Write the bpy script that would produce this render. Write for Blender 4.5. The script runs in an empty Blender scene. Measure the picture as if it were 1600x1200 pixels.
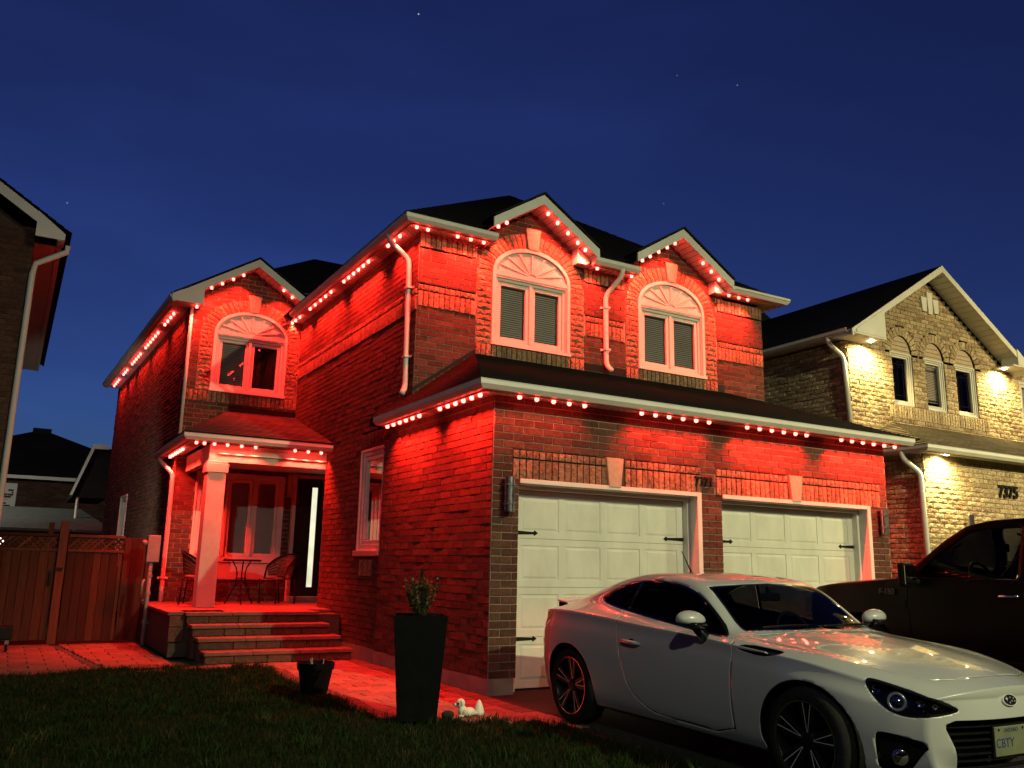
import bpy, math, random
import numpy as np
from mathutils import Vector, Matrix
random.seed(7)
rng = np.random.default_rng(7)
PI = math.pi
S = bpy.context.scene
COL = S.collection

# ------------------------------------------------------------------ camera
cam_d = bpy.data.cameras.new('camera')
cam = bpy.data.objects.new('camera', cam_d); COL.objects.link(cam)
S.camera = cam
CAM_POS = (-4.4485, -8.1049, 1.2834)
YAW, PITCH, ROLL = 0.52244, 0.21096, 0.02007
cy, sy, cp, sp = math.cos(YAW), math.sin(YAW), math.cos(PITCH), math.sin(PITCH)
fwd = Vector((sy*cp, cy*cp, sp)); rgt = Vector((cy, -sy, 0)); up = rgt.cross(fwd)
r2 = math.cos(ROLL)*rgt + math.sin(ROLL)*up
u2 = -math.sin(ROLL)*rgt + math.cos(ROLL)*up
cam.matrix_world = Matrix((( r2.x, u2.x, -fwd.x, CAM_POS[0]), (r2.y, u2.y, -fwd.y, CAM_POS[1]), (r2.z, u2.z, -fwd.z, CAM_POS[2]), (0, 0, 0, 1)))
cam_d.sensor_width = 36.0
cam_d.lens = 1341.26/1600*36.0
cam_d.clip_start = 0.05
cam_d.clip_end = 2000

# ------------------------------------------------------------------ dusk sky and exposure
W = bpy.data.worlds.new('World'); S.world = W; W.use_nodes = True
wn = W.node_tree.nodes; wl = W.node_tree.links
wn.clear()
w_out = wn.new('ShaderNodeOutputWorld'); w_bg = wn.new('ShaderNodeBackground')
sky = wn.new('ShaderNodeTexSky'); sky.sky_type = 'NISHITA'; sky.sun_disc = False
sky.sun_elevation = math.radians(-3.3); sky.sun_rotation = math.radians(18)
sky.altitude = 200; sky.air_density = 1.0; sky.dust_density = 0.6; sky.ozone_density = 4.4
SKY_STRENGTH = 1.15
tint = wn.new('ShaderNodeMix'); tint.data_type = 'RGBA'; tint.blend_type = 'MULTIPLY'; tint.inputs[0].default_value = 1.0
tint.inputs[7].default_value = (0.74, .97, .96, 1)
wl.new(sky.outputs[0], tint.inputs[6])
# thin high cloud and a few first stars
tc = wn.new('ShaderNodeTexCoord')
mp = wn.new('ShaderNodeMapping'); mp.inputs['Scale'].default_value = (1.2, 1.2, 5.0)
cn = wn.new('ShaderNodeTexNoise'); cn.inputs['Scale'].default_value = 1.6; cn.inputs['Detail'].default_value = 5; cn.inputs['Roughness'].default_value = 0.55
cr = wn.new('ShaderNodeMapRange'); cr.inputs[1].default_value = 0.46; cr.inputs[2].default_value = 0.75; cr.inputs[3].default_value = 1.0; cr.inputs[4].default_value = 1.28
wl.new(tc.outputs['Generated'], mp.inputs[0]); wl.new(mp.outputs[0], cn.inputs['Vector']); wl.new(cn.outputs[0], cr.inputs[0])
cm = wn.new('ShaderNodeMix'); cm.data_type = 'RGBA'; cm.blend_type = 'MULTIPLY'; cm.inputs[0].default_value = 1.0
wl.new(tint.outputs[2], cm.inputs[6]); wl.new(cr.outputs[0], cm.inputs[7])
last = cm.outputs[2]
def star(px, py, strength, size=0.00045):
    """a star: a pin-prick of light in its direction on the sky"""
    global last
    d = (r2*((px-800)/1341.26) - u2*((py-600)/1341.26) + fwd).normalized()
    dp = wn.new('ShaderNodeVectorMath'); dp.operation = 'DISTANCE'
    nz = wn.new('ShaderNodeVectorMath'); nz.operation = 'NORMALIZE'
    wl.new(tc.outputs['Generated'], nz.inputs[0])
    wl.new(nz.outputs[0], dp.inputs[0]); dp.inputs[1].default_value = d
    m = wn.new('ShaderNodeMapRange'); m.inputs[1].default_value = 0; m.inputs[2].default_value = size*2.2; m.inputs[3].default_value = strength; m.inputs[4].default_value = 0
    wl.new(dp.outputs['Value'], m.inputs[0])
    a = wn.new('ShaderNodeMix'); a.data_type = 'RGBA'; a.blend_type = 'ADD'; a.inputs[0].default_value = 1.0
    wl.new(last, a.inputs[6]); wl.new(m.outputs[0], a.inputs[7]); last = a.outputs[2]
for q in ((654, 22, .8), (1152, 133, .22), (1058, 118, .12), (105, 317, .25), (1037, 318, .12)):
    star(*q)
wl.new(last, w_bg.inputs[0]); w_bg.inputs[1].default_value = SKY_STRENGTH
wl.new(w_bg.outputs[0], w_out.inputs[0])

S.view_settings.view_transform = 'Standard'
S.view_settings.look = 'None'
S.view_settings.exposure = 0.0
S.view_settings.gamma = 1.0
S.view_settings.use_curve_mapping = False
S.render.engine = 'CYCLES'
S.cycles.use_denoising = True
S.cycles.max_bounces = 5
S.cycles.diffuse_bounces = 3
S.cycles.glossy_bounces = 3
S.cycles.transmission_bounces = 6
S.cycles.sample_clamp_indirect = 4.0
S.cycles.use_light_tree = True
S.cycles.caustics_reflective = False
S.cycles.caustics_refractive = False

# ------------------------------------------------------------------ materials
def principled(name, color, rough=0.6, metal=0.0, spec=0.5, coat=0.0):
    m = bpy.data.materials.new(name); m.use_nodes = True
    b = m.node_tree.nodes['Principled BSDF']
    b.inputs['Base Color'].default_value = (*color, 1); b.inputs['Roughness'].default_value = rough
    b.inputs['Metallic'].default_value = metal; b.inputs['Specular IOR Level'].default_value = spec
    b.inputs['Coat Weight'].default_value = coat; b.inputs['Coat Roughness'].default_value = 0.04
    return m, b, m.node_tree
def noisy(name, c1, c2, scale=8, rough=(0.6, 0.8), bump=0.0, bscale=60, detail=4, metal=0.0, spec=0.4, stretch=None, coords='Object', bdist=0.01):
    """two-tone procedural surface with fine relief"""
    m, b, nt = principled(name, c1, rough[0], metal, spec if max(c1) > .03 else .07)
    n, l = nt.nodes, nt.links
    t = n.new('ShaderNodeTexCoord'); mpp = n.new('ShaderNodeMapping'); l.new(t.outputs[coords], mpp.inputs[0])
    if stretch: mpp.inputs['Scale'].default_value = stretch
    x = n.new('ShaderNodeTexNoise'); x.inputs['Scale'].default_value = scale; x.inputs['Detail'].default_value = detail; x.inputs['Roughness'].default_value = 0.6
    l.new(mpp.outputs[0], x.inputs['Vector'])
    r = n.new('ShaderNodeValToRGB'); r.color_ramp.elements[0].position = 0.3; r.color_ramp.elements[1].position = 0.7
    r.color_ramp.elements[0].color = (*c1, 1); r.color_ramp.elements[1].color = (*c2, 1)
    l.new(x.outputs[0], r.inputs[0]); l.new(r.outputs[0], b.inputs['Base Color'])
    q = n.new('ShaderNodeMapRange'); q.inputs[3].default_value = rough[0]; q.inputs[4].default_value = rough[1]
    l.new(x.outputs[0], q.inputs[0]); l.new(q.outputs[0], b.inputs['Roughness'])
    if bump:
        y = n.new('ShaderNodeTexNoise'); y.inputs['Scale'].default_value = bscale; y.inputs['Detail'].default_value = 4
        l.new(mpp.outputs[0], y.inputs['Vector'])
        bp = n.new('ShaderNodeBump'); bp.inputs['Strength'].default_value = bump; bp.inputs['Distance'].default_value = bdist
        l.new(y.outputs[0], bp.inputs['Height']); l.new(bp.outputs[0], b.inputs['Normal'])
    return m
def brick_mat(name, bump=0.6, bscale=55, bdist=0.012, lo=0.55, hi=1.35):
    """fired clay: the colour of each brick comes from its own 'tone' value, blotched and pitted"""
    m, b, nt = principled(name, (.2, .1, .08), 0.9, 0, 0.25)
    n, l = nt.nodes, nt.links
    a = n.new('ShaderNodeAttribute'); a.attribute_name = 'tone'
    t = n.new('ShaderNodeTexCoord')
    x = n.new('ShaderNodeTexNoise'); x.inputs['Scale'].default_value = 22; x.inputs['Detail'].default_value = 6; x.inputs['Roughness'].default_value = 0.7
    l.new(t.outputs['Object'], x.inputs['Vector'])
    r = n.new('ShaderNodeMapRange'); r.inputs[1].default_value = 0.3; r.inputs[2].default_value = 0.72; r.inputs[3].default_value = lo; r.inputs[4].default_value = hi
    l.new(x.outputs[0], r.inputs[0])
    mx = n.new('ShaderNodeMix'); mx.data_type = 'RGBA'; mx.blend_type = 'MULTIPLY'; mx.inputs[0].default_value = 1
    l.new(a.outputs['Color'], mx.inputs[6]); l.new(r.outputs[0], mx.inputs[7]); l.new(mx.outputs[2], b.inputs['Base Color'])
    y = n.new('ShaderNodeTexNoise'); y.inputs['Scale'].default_value = bscale; y.inputs['Detail'].default_value = 5; y.inputs['Roughness'].default_value = 0.65
    l.new(t.outputs['Object'], y.inputs['Vector'])
    bp = n.new('ShaderNodeBump'); bp.inputs['Strength'].default_value = bump; bp.inputs['Distance'].default_value = bdist
    l.new(y.outputs[0], bp.inputs['Height']); l.new(bp.outputs[0], b.inputs['Normal'])
    return m
def shingle_mat(name, c1, c2):
    m, b, nt = principled(name, c1, 0.95, 0, 0.2)
    n, l = nt.nodes, nt.links
    t = n.new('ShaderNodeTexCoord')
    x = n.new('ShaderNodeTexNoise'); x.inputs['Scale'].default_value = 5; x.inputs['Detail'].default_value = 8; x.inputs['Roughness'].default_value = 0.8
    l.new(t.outputs['Object'], x.inputs['Vector'])
    a = n.new('ShaderNodeAttribute'); a.attribute_name = 'tone'
    r = n.new('ShaderNodeValToRGB'); r.color_ramp.elements[0].color = (*c1, 1); r.color_ramp.elements[1].color = (*c2, 1)
    l.new(x.outputs[0], r.inputs[0])
    mx = n.new('ShaderNodeMix'); mx.data_type = 'RGBA'; mx.blend_type = 'MULTIPLY'; mx.inputs[0].default_value = 1
    l.new(r.outputs[0], mx.inputs[6]); l.new(a.outputs['Color'], mx.inputs[7]); l.new(mx.outputs[2], b.inputs['Base Color'])
    y = n.new('ShaderNodeTexNoise'); y.inputs['Scale'].default_value = 160; l.new(t.outputs['Object'], y.inputs['Vector'])
    bp = n.new('ShaderNodeBump'); bp.inputs['Strength'].default_value = 0.5; bp.inputs['Distance'].default_value = 0.004
    l.new(y.outputs[0], bp.inputs['Height']); l.new(bp.outputs[0], b.inputs['Normal'])
    return m
def emit(name, color, strength):
    m = bpy.data.materials.new(name); m.use_nodes = True
    nt = m.node_tree; nt.nodes.clear()
    o = nt.nodes.new('ShaderNodeOutputMaterial'); e = nt.nodes.new('ShaderNodeEmission')
    e.inputs[0].default_value = (*color, 1); e.inputs[1].default_value = strength
    nt.links.new(e.outputs[0], o.inputs[0]); return m
def glass(name, tint_c, refl_rough=0.02, ior=1.5):
    """window pane: clear or tinted sheet with a mirror reflection"""
    m = bpy.data.materials.new(name); m.use_nodes = True
    nt = m.node_tree; n, l = nt.nodes, nt.links; n.clear()
    o = n.new('ShaderNodeOutputMaterial'); tr = n.new('ShaderNodeBsdfTransparent'); gl = n.new('ShaderNodeBsdfGlossy')
    fr = n.new('ShaderNodeFresnel'); fr.inputs[0].default_value = ior; mi = n.new('ShaderNodeMixShader')
    tr.inputs[0].default_value = (*tint_c, 1); gl.inputs['Roughness'].default_value = refl_rough
    l.new(fr.outputs[0], mi.inputs[0]); l.new(tr.outputs[0], mi.inputs[1]); l.new(gl.outputs[0], mi.inputs[2]); l.new(mi.outputs[0], o.inputs[0])
    return m

M = {}
M['brick'] = brick_mat('fired_brick')
M['rough_brick'] = brick_mat('rockface_brick', bump=1.0, bscale=26, bdist=0.05, lo=.4, hi=1.5)
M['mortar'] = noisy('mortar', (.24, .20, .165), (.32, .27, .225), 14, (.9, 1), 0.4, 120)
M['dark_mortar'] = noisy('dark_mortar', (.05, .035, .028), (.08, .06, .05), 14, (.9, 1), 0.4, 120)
M['stone'] = noisy('cast_stone', (.36, .28, .21), (.46, .37, .28), 20, (.85, .95), 0.25, 150)
M['concrete'] = noisy('foundation_concrete', (.17, .15, .13), (.27, .24, .21), 5, (.85, .95), 0.3, 80)
M['trim'] = noisy('painted_aluminium', (.60, .60, .56), (.70, .70, .66), 3, (.38, .55), 0.04, 200)
M['soffit'] = noisy('vented_soffit', (.60, .60, .55), (.68, .68, .63), 3, (.5, .6), 0.05, 200)
M['vinyl'] = noisy('white_vinyl', (.52, .52, .48), (.60, .60, .56), 3, (.35, .5), 0.02, 200)
M['doorpaint'] = noisy('garage_door_steel', (.54, .55, .49), (.68, .69, .63), 3.5, (.42, .62), 0.15, 260, detail=10, stretch=(1, 1, .45))
M['black'] = noisy('black_iron', (.010, .010, .010), (.018, .018, .018), 20, (.4, .6), 0.1, 150)
M['steel'] = noisy('brushed_steel', (.55, .55, .55), (.66, .66, .66), 40, (.18, .3), 0, metal=1.0)
M['shingle'] = shingle_mat('asphalt_shingle', (.006, .0055, .0055), (.018, .015, .014))
M['shingle_brown'] = shingle_mat('brown_shingle', (.055, .045, .032), (.13, .11, .08))
M['pane'] = glass('window_pane', (.84, .84, .84), .015, 1.62)
M['blind'] = noisy('blind_vinyl', (.42, .36, .33), (.50, .44, .40), 3, (.5, .6))
M['dark_room'] = noisy('dark_interior', (.012, .012, .013), (.02, .02, .02), 3, (.9, 1))
def wood_mat(name):
    m = brick_mat(name, bump=.35, bscale=40, bdist=.006, lo=.55, hi=1.3); nt = m.node_tree
    mpw = nt.nodes.new('ShaderNodeMapping'); mpw.inputs['Scale'].default_value = (2.5, 2.5, .16); tcw = [n for n in nt.nodes if n.type == 'TEX_COORD'][0]
    nt.links.new(tcw.outputs['Object'], mpw.inputs[0])
    for n in nt.nodes:
        if n.type == 'TEX_NOISE': nt.links.new(mpw.outputs[0], n.inputs['Vector'])
    return m
M['cedar'] = wood_mat('cedar_board')
M['dark_wood'] = noisy('dark_wood', (.03, .014, .008), (.06, .03, .018), 9, (.8, .95), .3, 60)
def CT():
    k = random.choice((.55, .75, .9, 1.0, 1.15, 1.45))*random.uniform(.9, 1.1); return (.070*k, .022*k, .012*k)
M['led'] = emit('red_led', (1.0, .046, .032), 34.0)
M['door_dark'] = noisy('dark_entry_door', (.02, .012, .011), (.03, .02, .018), 6, (.35, .5))
M['frosted_lit'] = emit('lit_frosted_glass', (1.0, 0.95, 0.66), 0.95)
_nt = M['frosted_lit'].node_tree; _x = _nt.nodes.new('ShaderNodeTexNoise'); _x.inputs['Scale'].default_value = 2.2; _r = _nt.nodes.new('ShaderNodeMapRange'); _r.inputs[1].default_value = .3; _r.inputs[2].default_value = .7; _r.inputs[3].default_value = .68; _r.inputs[4].default_value = 1.1
_t = _nt.nodes.new('ShaderNodeTexCoord'); _nt.links.new(_t.outputs['Object'], _x.inputs['Vector']); _nt.links.new(_x.outputs[0], _r.inputs[0]); _nt.links.new(_r.outputs[0], _nt.nodes['Emission'].inputs[1])
M['blind_lit'] = noisy('lamplit_blind', (.60, .57, .52), (.70, .67, .62), 3, (.5, .6))  # paler copy of the blind, street light on the porch put into its colour
M['stucco'] = noisy('smooth_painted_panel', (.42, .36, .31), (.50, .44, .39), 6, (.7, .8), 0.1, 120)

# ------------------------------------------------------------------ mesh helper
class MB:
    """collects shapes in world coordinates and links them as one mesh object"""
    def __init__(s): s.v = []; s.f = []; s.t = []
    def quad(s, a, b, c, d, tone=(1, 1, 1)):
        i = len(s.v); s.v += [tuple(a), tuple(b), tuple(c), tuple(d)]; s.f.append((i, i+1, i+2, i+3)); s.t.append(tone)
    def poly(s, pts, tone=(1, 1, 1)):
        i = len(s.v); s.v += [tuple(p) for p in pts]; s.f.append(tuple(range(i, i+len(pts)))); s.t.append(tone)
    def hexa(s, p, tone=(1, 1, 1)):
        """8 corners: bottom 0-3 counter-clockwise, top 4-7"""
        i = len(s.v); s.v += [tuple(q) for q in p]
        for f in ((0, 3, 2, 1), (4, 5, 6, 7), (0, 1, 5, 4), (1, 2, 6, 5), (2, 3, 7, 6), (3, 0, 4, 7)):
            s.f.append(tuple(i+k for k in f)); s.t.append(tone)
    def box(s, x0, x1, y0, y1, z0, z1, tone=(1, 1, 1)):
        x0, x1 = min(x0, x1), max(x0, x1); y0, y1 = min(y0, y1), max(y0, y1); z0, z1 = min(z0, z1), max(z0, z1)
        s.hexa(((x0, y0, z0), (x1, y0, z0), (x1, y1, z0), (x0, y1, z0), (x0, y0, z1), (x1, y0, z1), (x1, y1, z1), (x0, y1, z1)), tone)
    def prism(s, pts, off, tone=(1, 1, 1)):
        """polygon pts extruded by vector off"""
        i = len(s.v); n = len(pts); s.v += [tuple(p) for p in pts]; s.v += [tuple(Vector(p)+Vector(off)) for p in pts]
        s.f.append(tuple(range(i+n-1, i-1, -1))); s.t.append(tone)
        s.f.append(tuple(range(i+n, i+2*n))); s.t.append(tone)
        for k in range(n):
            s.f.append((i+k, i+(k+1) % n, i+n+(k+1) % n, i+n+k)); s.t.append(tone)
    def sweep(s, path, prof, closed=False, tone=(1, 1, 1), upv=(0, 0, 1), caps=True):
        """profile (a = sideways outwards to the right of travel, b = up) swept along a path with mitred corners"""
        P = [Vector(p) for p in path]; n = len(P); m = len(prof); i0 = len(s.v); U = Vector(upv)
        for k in range(n):
            d1 = (P[k]-P[k-1]).normalized() if (k > 0 or closed) else None
            d2 = (P[(k+1) % n]-P[k]).normalized() if (k < n-1 or closed) else None
            if d1 is None: d1 = d2
            if d2 is None: d2 = d1
            s1 = d1.cross(U).normalized(); s2 = d2.cross(U).normalized()
            b = (s1+s2)
            if b.length < 1e-6: b = s1
            b.normalize(); b = b / max(0.3, b.dot(s1))
            t = (d1+d2).normalized(); uu = b.normalized().cross(t)
            for a, h in prof: s.v.append(tuple(P[k] + b*a + uu*h))
        for k in range(n if closed else n-1):
            k2 = (k+1) % n
            for j in range(m):
                j2 = (j+1) % m
                s.f.append((i0+k*m+j, i0+k*m+j2, i0+k2*m+j2, i0+k2*m+j)); s.t.append(tone)
        if not closed and caps:
            s.f.append(tuple(i0+j for j in range(m-1, -1, -1))); s.t.append(tone)
            s.f.append(tuple(i0+(n-1)*m+j for j in range(m))); s.t.append(tone)
    def tube(s, path, r, seg=8, tone=(1, 1, 1)):
        P = [Vector(p) for p in path]
        rr = r if isinstance(r, (list, tuple)) else [r]*len(P)
        i0 = len(s.v); n = len(P); ref = None
        for k in range(n):
            d = (P[min(k+1, n-1)]-P[max(k-1, 0)]).normalized()
            if ref is None: ref = Vector((0, 0, 1)) if abs(d.z) < .9 else Vector((1, 0, 0))
            a = d.cross(ref).normalized(); b = a.cross(d).normalized(); ref = b
            for j in range(seg):
                t = 2*PI*j/seg; s.v.append(tuple(P[k] + (a*math.cos(t) + b*math.sin(t))*rr[k]))
        for k in range(n-1):
            for j in range(seg):
                j2 = (j+1) % seg
                s.f.append((i0+k*seg+j, i0+k*seg+j2, i0+(k+1)*seg+j2, i0+(k+1)*seg+j)); s.t.append(tone)
        s.f.append(tuple(i0+j for j in range(seg-1, -1, -1))); s.t.append(tone)
        s.f.append(tuple(i0+(n-1)*seg+j for j in range(seg))); s.t.append(tone)
    def lathe(s, prof, c=(0, 0, 0), seg=24, axis='z', tone=(1, 1, 1), closed=False):
        i0 = len(s.v); m = len(prof)
        for k in range(seg):
            t = 2*PI*k/seg; cs, sn = math.cos(t), math.sin(t)
            for r, h in prof:
                if axis == 'z': s.v.append((c[0]+r*cs, c[1]+r*sn, c[2]+h))
                elif axis == 'x': s.v.append((c[0]+h, c[1]+r*cs, c[2]+r*sn))
                else: s.v.append((c[0]+r*sn, c[1]+h, c[2]+r*cs))
        for k in range(seg):
            k2 = (k+1) % seg
            for j in range(m if closed else m-1):
                j2 = (j+1) % m
                s.f.append((i0+k*m+j, i0+k2*m+j, i0+k2*m+j2, i0+k*m+j2)); s.t.append(tone)
    def add(s, verts, faces, tone=(1, 1, 1)):
        i = len(s.v); s.v += [tuple(p) for p in verts]; s.f += [tuple(i+k for k in f) for f in faces]; s.t += [tone]*len(faces)
    def build(s, name, mat, parent=None, smooth=False, kind=None, bevel=0, seg=2, wn=False):
        if not s.f: return None
        off = Vector((0, 0, 0)); p = parent
        while p is not None: off += Vector(p.location); p = p.parent
        V = np.array(s.v, float) - np.array(off)
        me = bpy.data.meshes.new(name); me.from_pydata(V.tolist(), [], s.f); me.materials.append(mat)
        if any(t != (1, 1, 1) for t in s.t):
            at = me.color_attributes.new('tone', 'FLOAT_COLOR', 'CORNER')
            ls = np.zeros(len(me.polygons), int); me.polygons.foreach_get('loop_total', ls)
            c = np.repeat(np.c_[np.array(s.t, float), np.ones(len(s.t))], ls, axis=0)
            at.data.foreach_set('color', c.ravel())
        else:
            at = me.color_attributes.new('tone', 'FLOAT_COLOR', 'POINT')
            at.data.foreach_set('color', np.ones(len(me.vertices)*4))
        if smooth:
            me.polygons.foreach_set('use_smooth', [True]*len(me.polygons))
        me.update()
        o = bpy.data.objects.new(name, me); COL.objects.link(o)
        if parent is not None: o.parent = parent
        if kind: o['kind'] = kind
        if bevel:
            b = o.modifiers.new('bevel', 'BEVEL'); b.width = bevel; b.segments = seg; b.limit_method = 'ANGLE'; b.angle_limit = math.radians(35)
            b.harden_normals = False
        return o
def thing(name, label, cat, loc=(0, 0, 0), rz=0.0, group=None):
    o = bpy.data.objects.new(name, None); COL.objects.link(o); o.location = loc; o.rotation_euler = (0, 0, rz)
    o.empty_display_size = 0.2
    o['label'] = label; o['category'] = cat
    if group: o['group'] = group
    return o
def tag(o, label, cat, group=None):
    o['label'] = label; o['category'] = cat
    if group: o['group'] = group
    return o
def structure(o): o['kind'] = 'structure'; return o
def copy_tree(root, loc, rz, label, group=None):
    r = root.copy(); COL.objects.link(r); r.location = loc; r.rotation_euler = (0, 0, rz); r['label'] = label
    if group: r['group'] = group
    for ch in list(root.children):
        c = ch.copy(); COL.objects.link(c); c.parent = r
        for g in list(ch.children):
            d = g.copy(); COL.objects.link(d); d.parent = c
    return r
def point_light(kind, name, loc, power, color, parent=None, size=0.03, spot=None, blend=1.0, target=None):
    d = bpy.data.lights.new(name, kind); d.energy = power; d.color = color; d.shadow_soft_size = size
    if kind == 'SPOT': d.spot_size = math.radians(spot); d.spot_blend = blend
    o = bpy.data.objects.new(name, d); COL.objects.link(o)
    off = Vector((0, 0, 0)); p = parent
    while p is not None: off += Vector(p.location); p = p.parent
    o.location = Vector(loc)-off
    if parent is not None: o.parent = parent
    if target is not None:
        o.rotation_euler = (Vector(target)-Vector(loc)).to_track_quat('-Z', 'Y').to_euler()
    return o
def text_mesh(txt, name, size, depth, mat, parent, loc, rot, align='LEFT', shear=0.0, bold=0.0):
    c = bpy.data.curves.new(name, 'FONT'); c.body = txt; c.size = size; c.extrude = depth; c.align_x = align; c.shear = shear; c.offset = bold
    o = bpy.data.objects.new(name+'_tmp', c); COL.objects.link(o)
    dg = bpy.context.evaluated_depsgraph_get()
    me = bpy.data.meshes.new_from_object(o.evaluated_get(dg)); bpy.data.objects.remove(o); bpy.data.curves.remove(c)
    me.materials.clear(); me.materials.append(mat)
    ob = bpy.data.objects.new(name, me); COL.objects.link(ob)
    off = Vector((0, 0, 0)); p = parent
    while p is not None: off += Vector(p.location); p = p.parent
    ob.parent = parent; ob.location = Vector(loc)-off; ob.rotation_euler = rot
    return ob
# ================================================================== MAIN HOUSE
house = thing('brick_house', 'two-storey brick house washed in red light, with two pale garage doors', 'house', (0, 0, 0))

DARK = [(.082, .039, .026), (.072, .034, .023), (.092, .045, .030), (.062, .030, .021), (.100, .051, .034), (.078, .040, .030)]
TAN = [(.30, .19, .115), (.26, .165, .10), (.34, .22, .135), (.24, .15, .095), (.31, .20, .13)]
BUFF = [(.52, .41, .26), (.46, .36, .225), (.56, .44, .29), (.40, .30, .19), (.49, .37, .25), (.35, .25, .165)]
CH, BL, JT = 0.0835, 0.255, 0.012      # course height, brick length with joint, joint

class Wall:
    def __init__(s, O, U, N): s.O = Vector(O); s.U = Vector(U).normalized(); s.N = Vector(N).normalized()
    def p(s, u, z, d=0): return s.O + s.U*u + Vector((0, 0, z-s.O.z)) + s.N*d

def sub(iv, a, b):
    out = []
    for p, q in iv:
        if b <= p or a >= q: out.append((p, q)); continue
        if a > p: out.append((p, a))
        if b < q: out.append((b, q))
    return out

SOLDIER_BED = MB()      # bed behind the upright and radial bricks, joint shade put into its dark colour
class Brickwork:
    """lays bricks as separate little boxes over a recessed mortar bed"""
    def __init__(s): s.items = []
    def brick(s, w, u0, u1, z0, z1, tones, proud=0.012, rough=0, jit=0.003, poly=None):
        t = random.choice(tones); k = random.uniform(.88, 1.13); t = tuple(c*k for c in t)
        d = proud + random.uniform(-jit, jit)
        if poly is None: poly = [(u0, z0), (u1, z0), (u1, z1), (u0, z1)]
        s.items.append((w, poly, d, t, rough))
    def courses(s, w, z0, z1, base, holes=(), tones=DARK, ch=CH, bl=BL, shapes=(), phase=0, rough=0, proud=.010, mortar=None, jit=0.003):
        n = max(1, round((z1-z0)/ch)); h = (z1-z0)/n
        for i in range(n):
            za, zb = z0+i*h, z0+(i+1)*h; zm = (za+zb)/2
            iv = base(zm) if callable(base) else [base]
            for hu0, hu1, hz0, hz1 in holes:
                if hz0 < zm < hz1: iv = sub(iv, hu0, hu1)
            for fn in shapes:
                r = fn(zm)
                if r: iv = sub(iv, *r)
            sh = ((i+phase) % 2)*bl/2 + random.uniform(-.004, .004)
            for a, b in iv:
                if b-a < .02: continue
                if mortar is not None: mortar.quad(w.p(a, za), w.p(b, za), w.p(b, zb), w.p(a, zb))
                k = math.floor((a-sh)/bl); x = sh+k*bl
                while x < b-1e-6:
                    p, q = max(x, a), min(x+bl, b)
                    if q-p > .035:
                        s.brick(w, p+JT/2, q-JT/2, za+JT/2, zb-JT/2, tones, proud, rough, jit)
                    x += bl
    def soldier(s, w, u0, u1, rows, tones=TAN, pitch=.084, proud=.018, rough=1, mortar=None, skip=()):
        n = max(1, round((u1-u0)/pitch)); h = (u1-u0)/n
        for z0, z1 in rows:
            for i in range(n):
                a, b = u0+i*h, u0+(i+1)*h
                if any(q0 < (a+b)/2 < q1 for q0, q1 in skip): continue
                s.brick(w, a+.0075, b-.0075, z0+.0075, z1-.0075, tones, proud, rough)
            SOLDIER_BED.quad(w.p(u0, z0), w.p(u1, z0), w.p(u1, z1), w.p(u0, z1))
    def voussoirs(s, w, uc, zc, a, b, th, n, tones=TAN, a0=0.0, a1=PI, skip=None, mortar=None, proud=.014, rough=1):
        """ring of radial bricks round an elliptic head"""
        for i in range(n):
            t0, t1 = a0+(a1-a0)*i/n, a0+(a1-a0)*(i+1)/n; g = .0075/(a+.1)
            tm = (t0+t1)/2
            pt = lambda t, e: (uc-(a+e)*math.cos(t), zc+(b+e)*math.sin(t))
            SOLDIER_BED.poly([w.p(*pt(t0, 0), -.002), w.p(*pt(t1, 0), -.002), w.p(*pt(t1, th+.09), -.002), w.p(*pt(t0, th+.09), -.002)][::-1])
            if skip and skip[0] < uc-(a+th/2)*math.cos(tm) < skip[1]: continue
            s.brick(w, 0, 0, 0, 0, tones, proud, rough, poly=[pt(t0+g, .004), pt(t1-g, .004), pt(t1-g, th-.004), pt(t0+g, th-.004)])
    def emit(s, root, wall_parts, limit, weight):
        order = sorted(range(len(s.items)), key=lambda i: -weight(s.items[i]))
        single = set(order[:limit]); stuff = (MB(), MB())
        for i, (w, poly, d, t, rough) in enumerate(s.items):
            mb = MB() if i in single else stuff[rough]
            fr = [w.p(u, z, d+random.uniform(-.0015, .0015)) for u, z in poly]; bk = [w.p(u, z, -.004) for u, z in poly]
            flip = (fr[1]-fr[0]).cross(fr[2]-fr[0]).dot(w.N) < 0
            if flip: fr.reverse(); bk.reverse()
            if rough:        # rock-faced: the middle of the face bulges
                m = len(fr); c = sum(fr, Vector())/m + w.N*random.uniform(.004, .012)
                i0 = len(mb.v); mb.v += [tuple(p) for p in fr]+[tuple(c + (fr[0]+fr[-1]-fr[1]-fr[2])*random.uniform(-.05, .05))]
                for k in range(m): mb.f.append((i0+k, i0+(k+1) % m, i0+m)); mb.t.append(t)
            else: mb.poly(fr, t)
            for k in range(len(fr)):
                k2 = (k+1) % len(fr); mb.quad(bk[k], bk[k2], fr[k2], fr[k], t)
            if i in single: mb.build('brick', M['rough_brick' if rough else 'brick'], wall_parts.get(id(w), root))
        for k in (0, 1):
            stuff[k].build('brick_courses', M['rough_brick' if k else 'brick'], root, kind='stuff')

def px_size(p):
    """how large a unit looks from where the photograph was taken (used only to choose which bricks become single objects)"""
    q = Vector(p)-Vector(CAM_POS); z = q.dot(fwd)
    return (800+1341.26*q.dot(r2)/z, 600-1341.26*q.dot(u2)/z, 1341.26/z)

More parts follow.
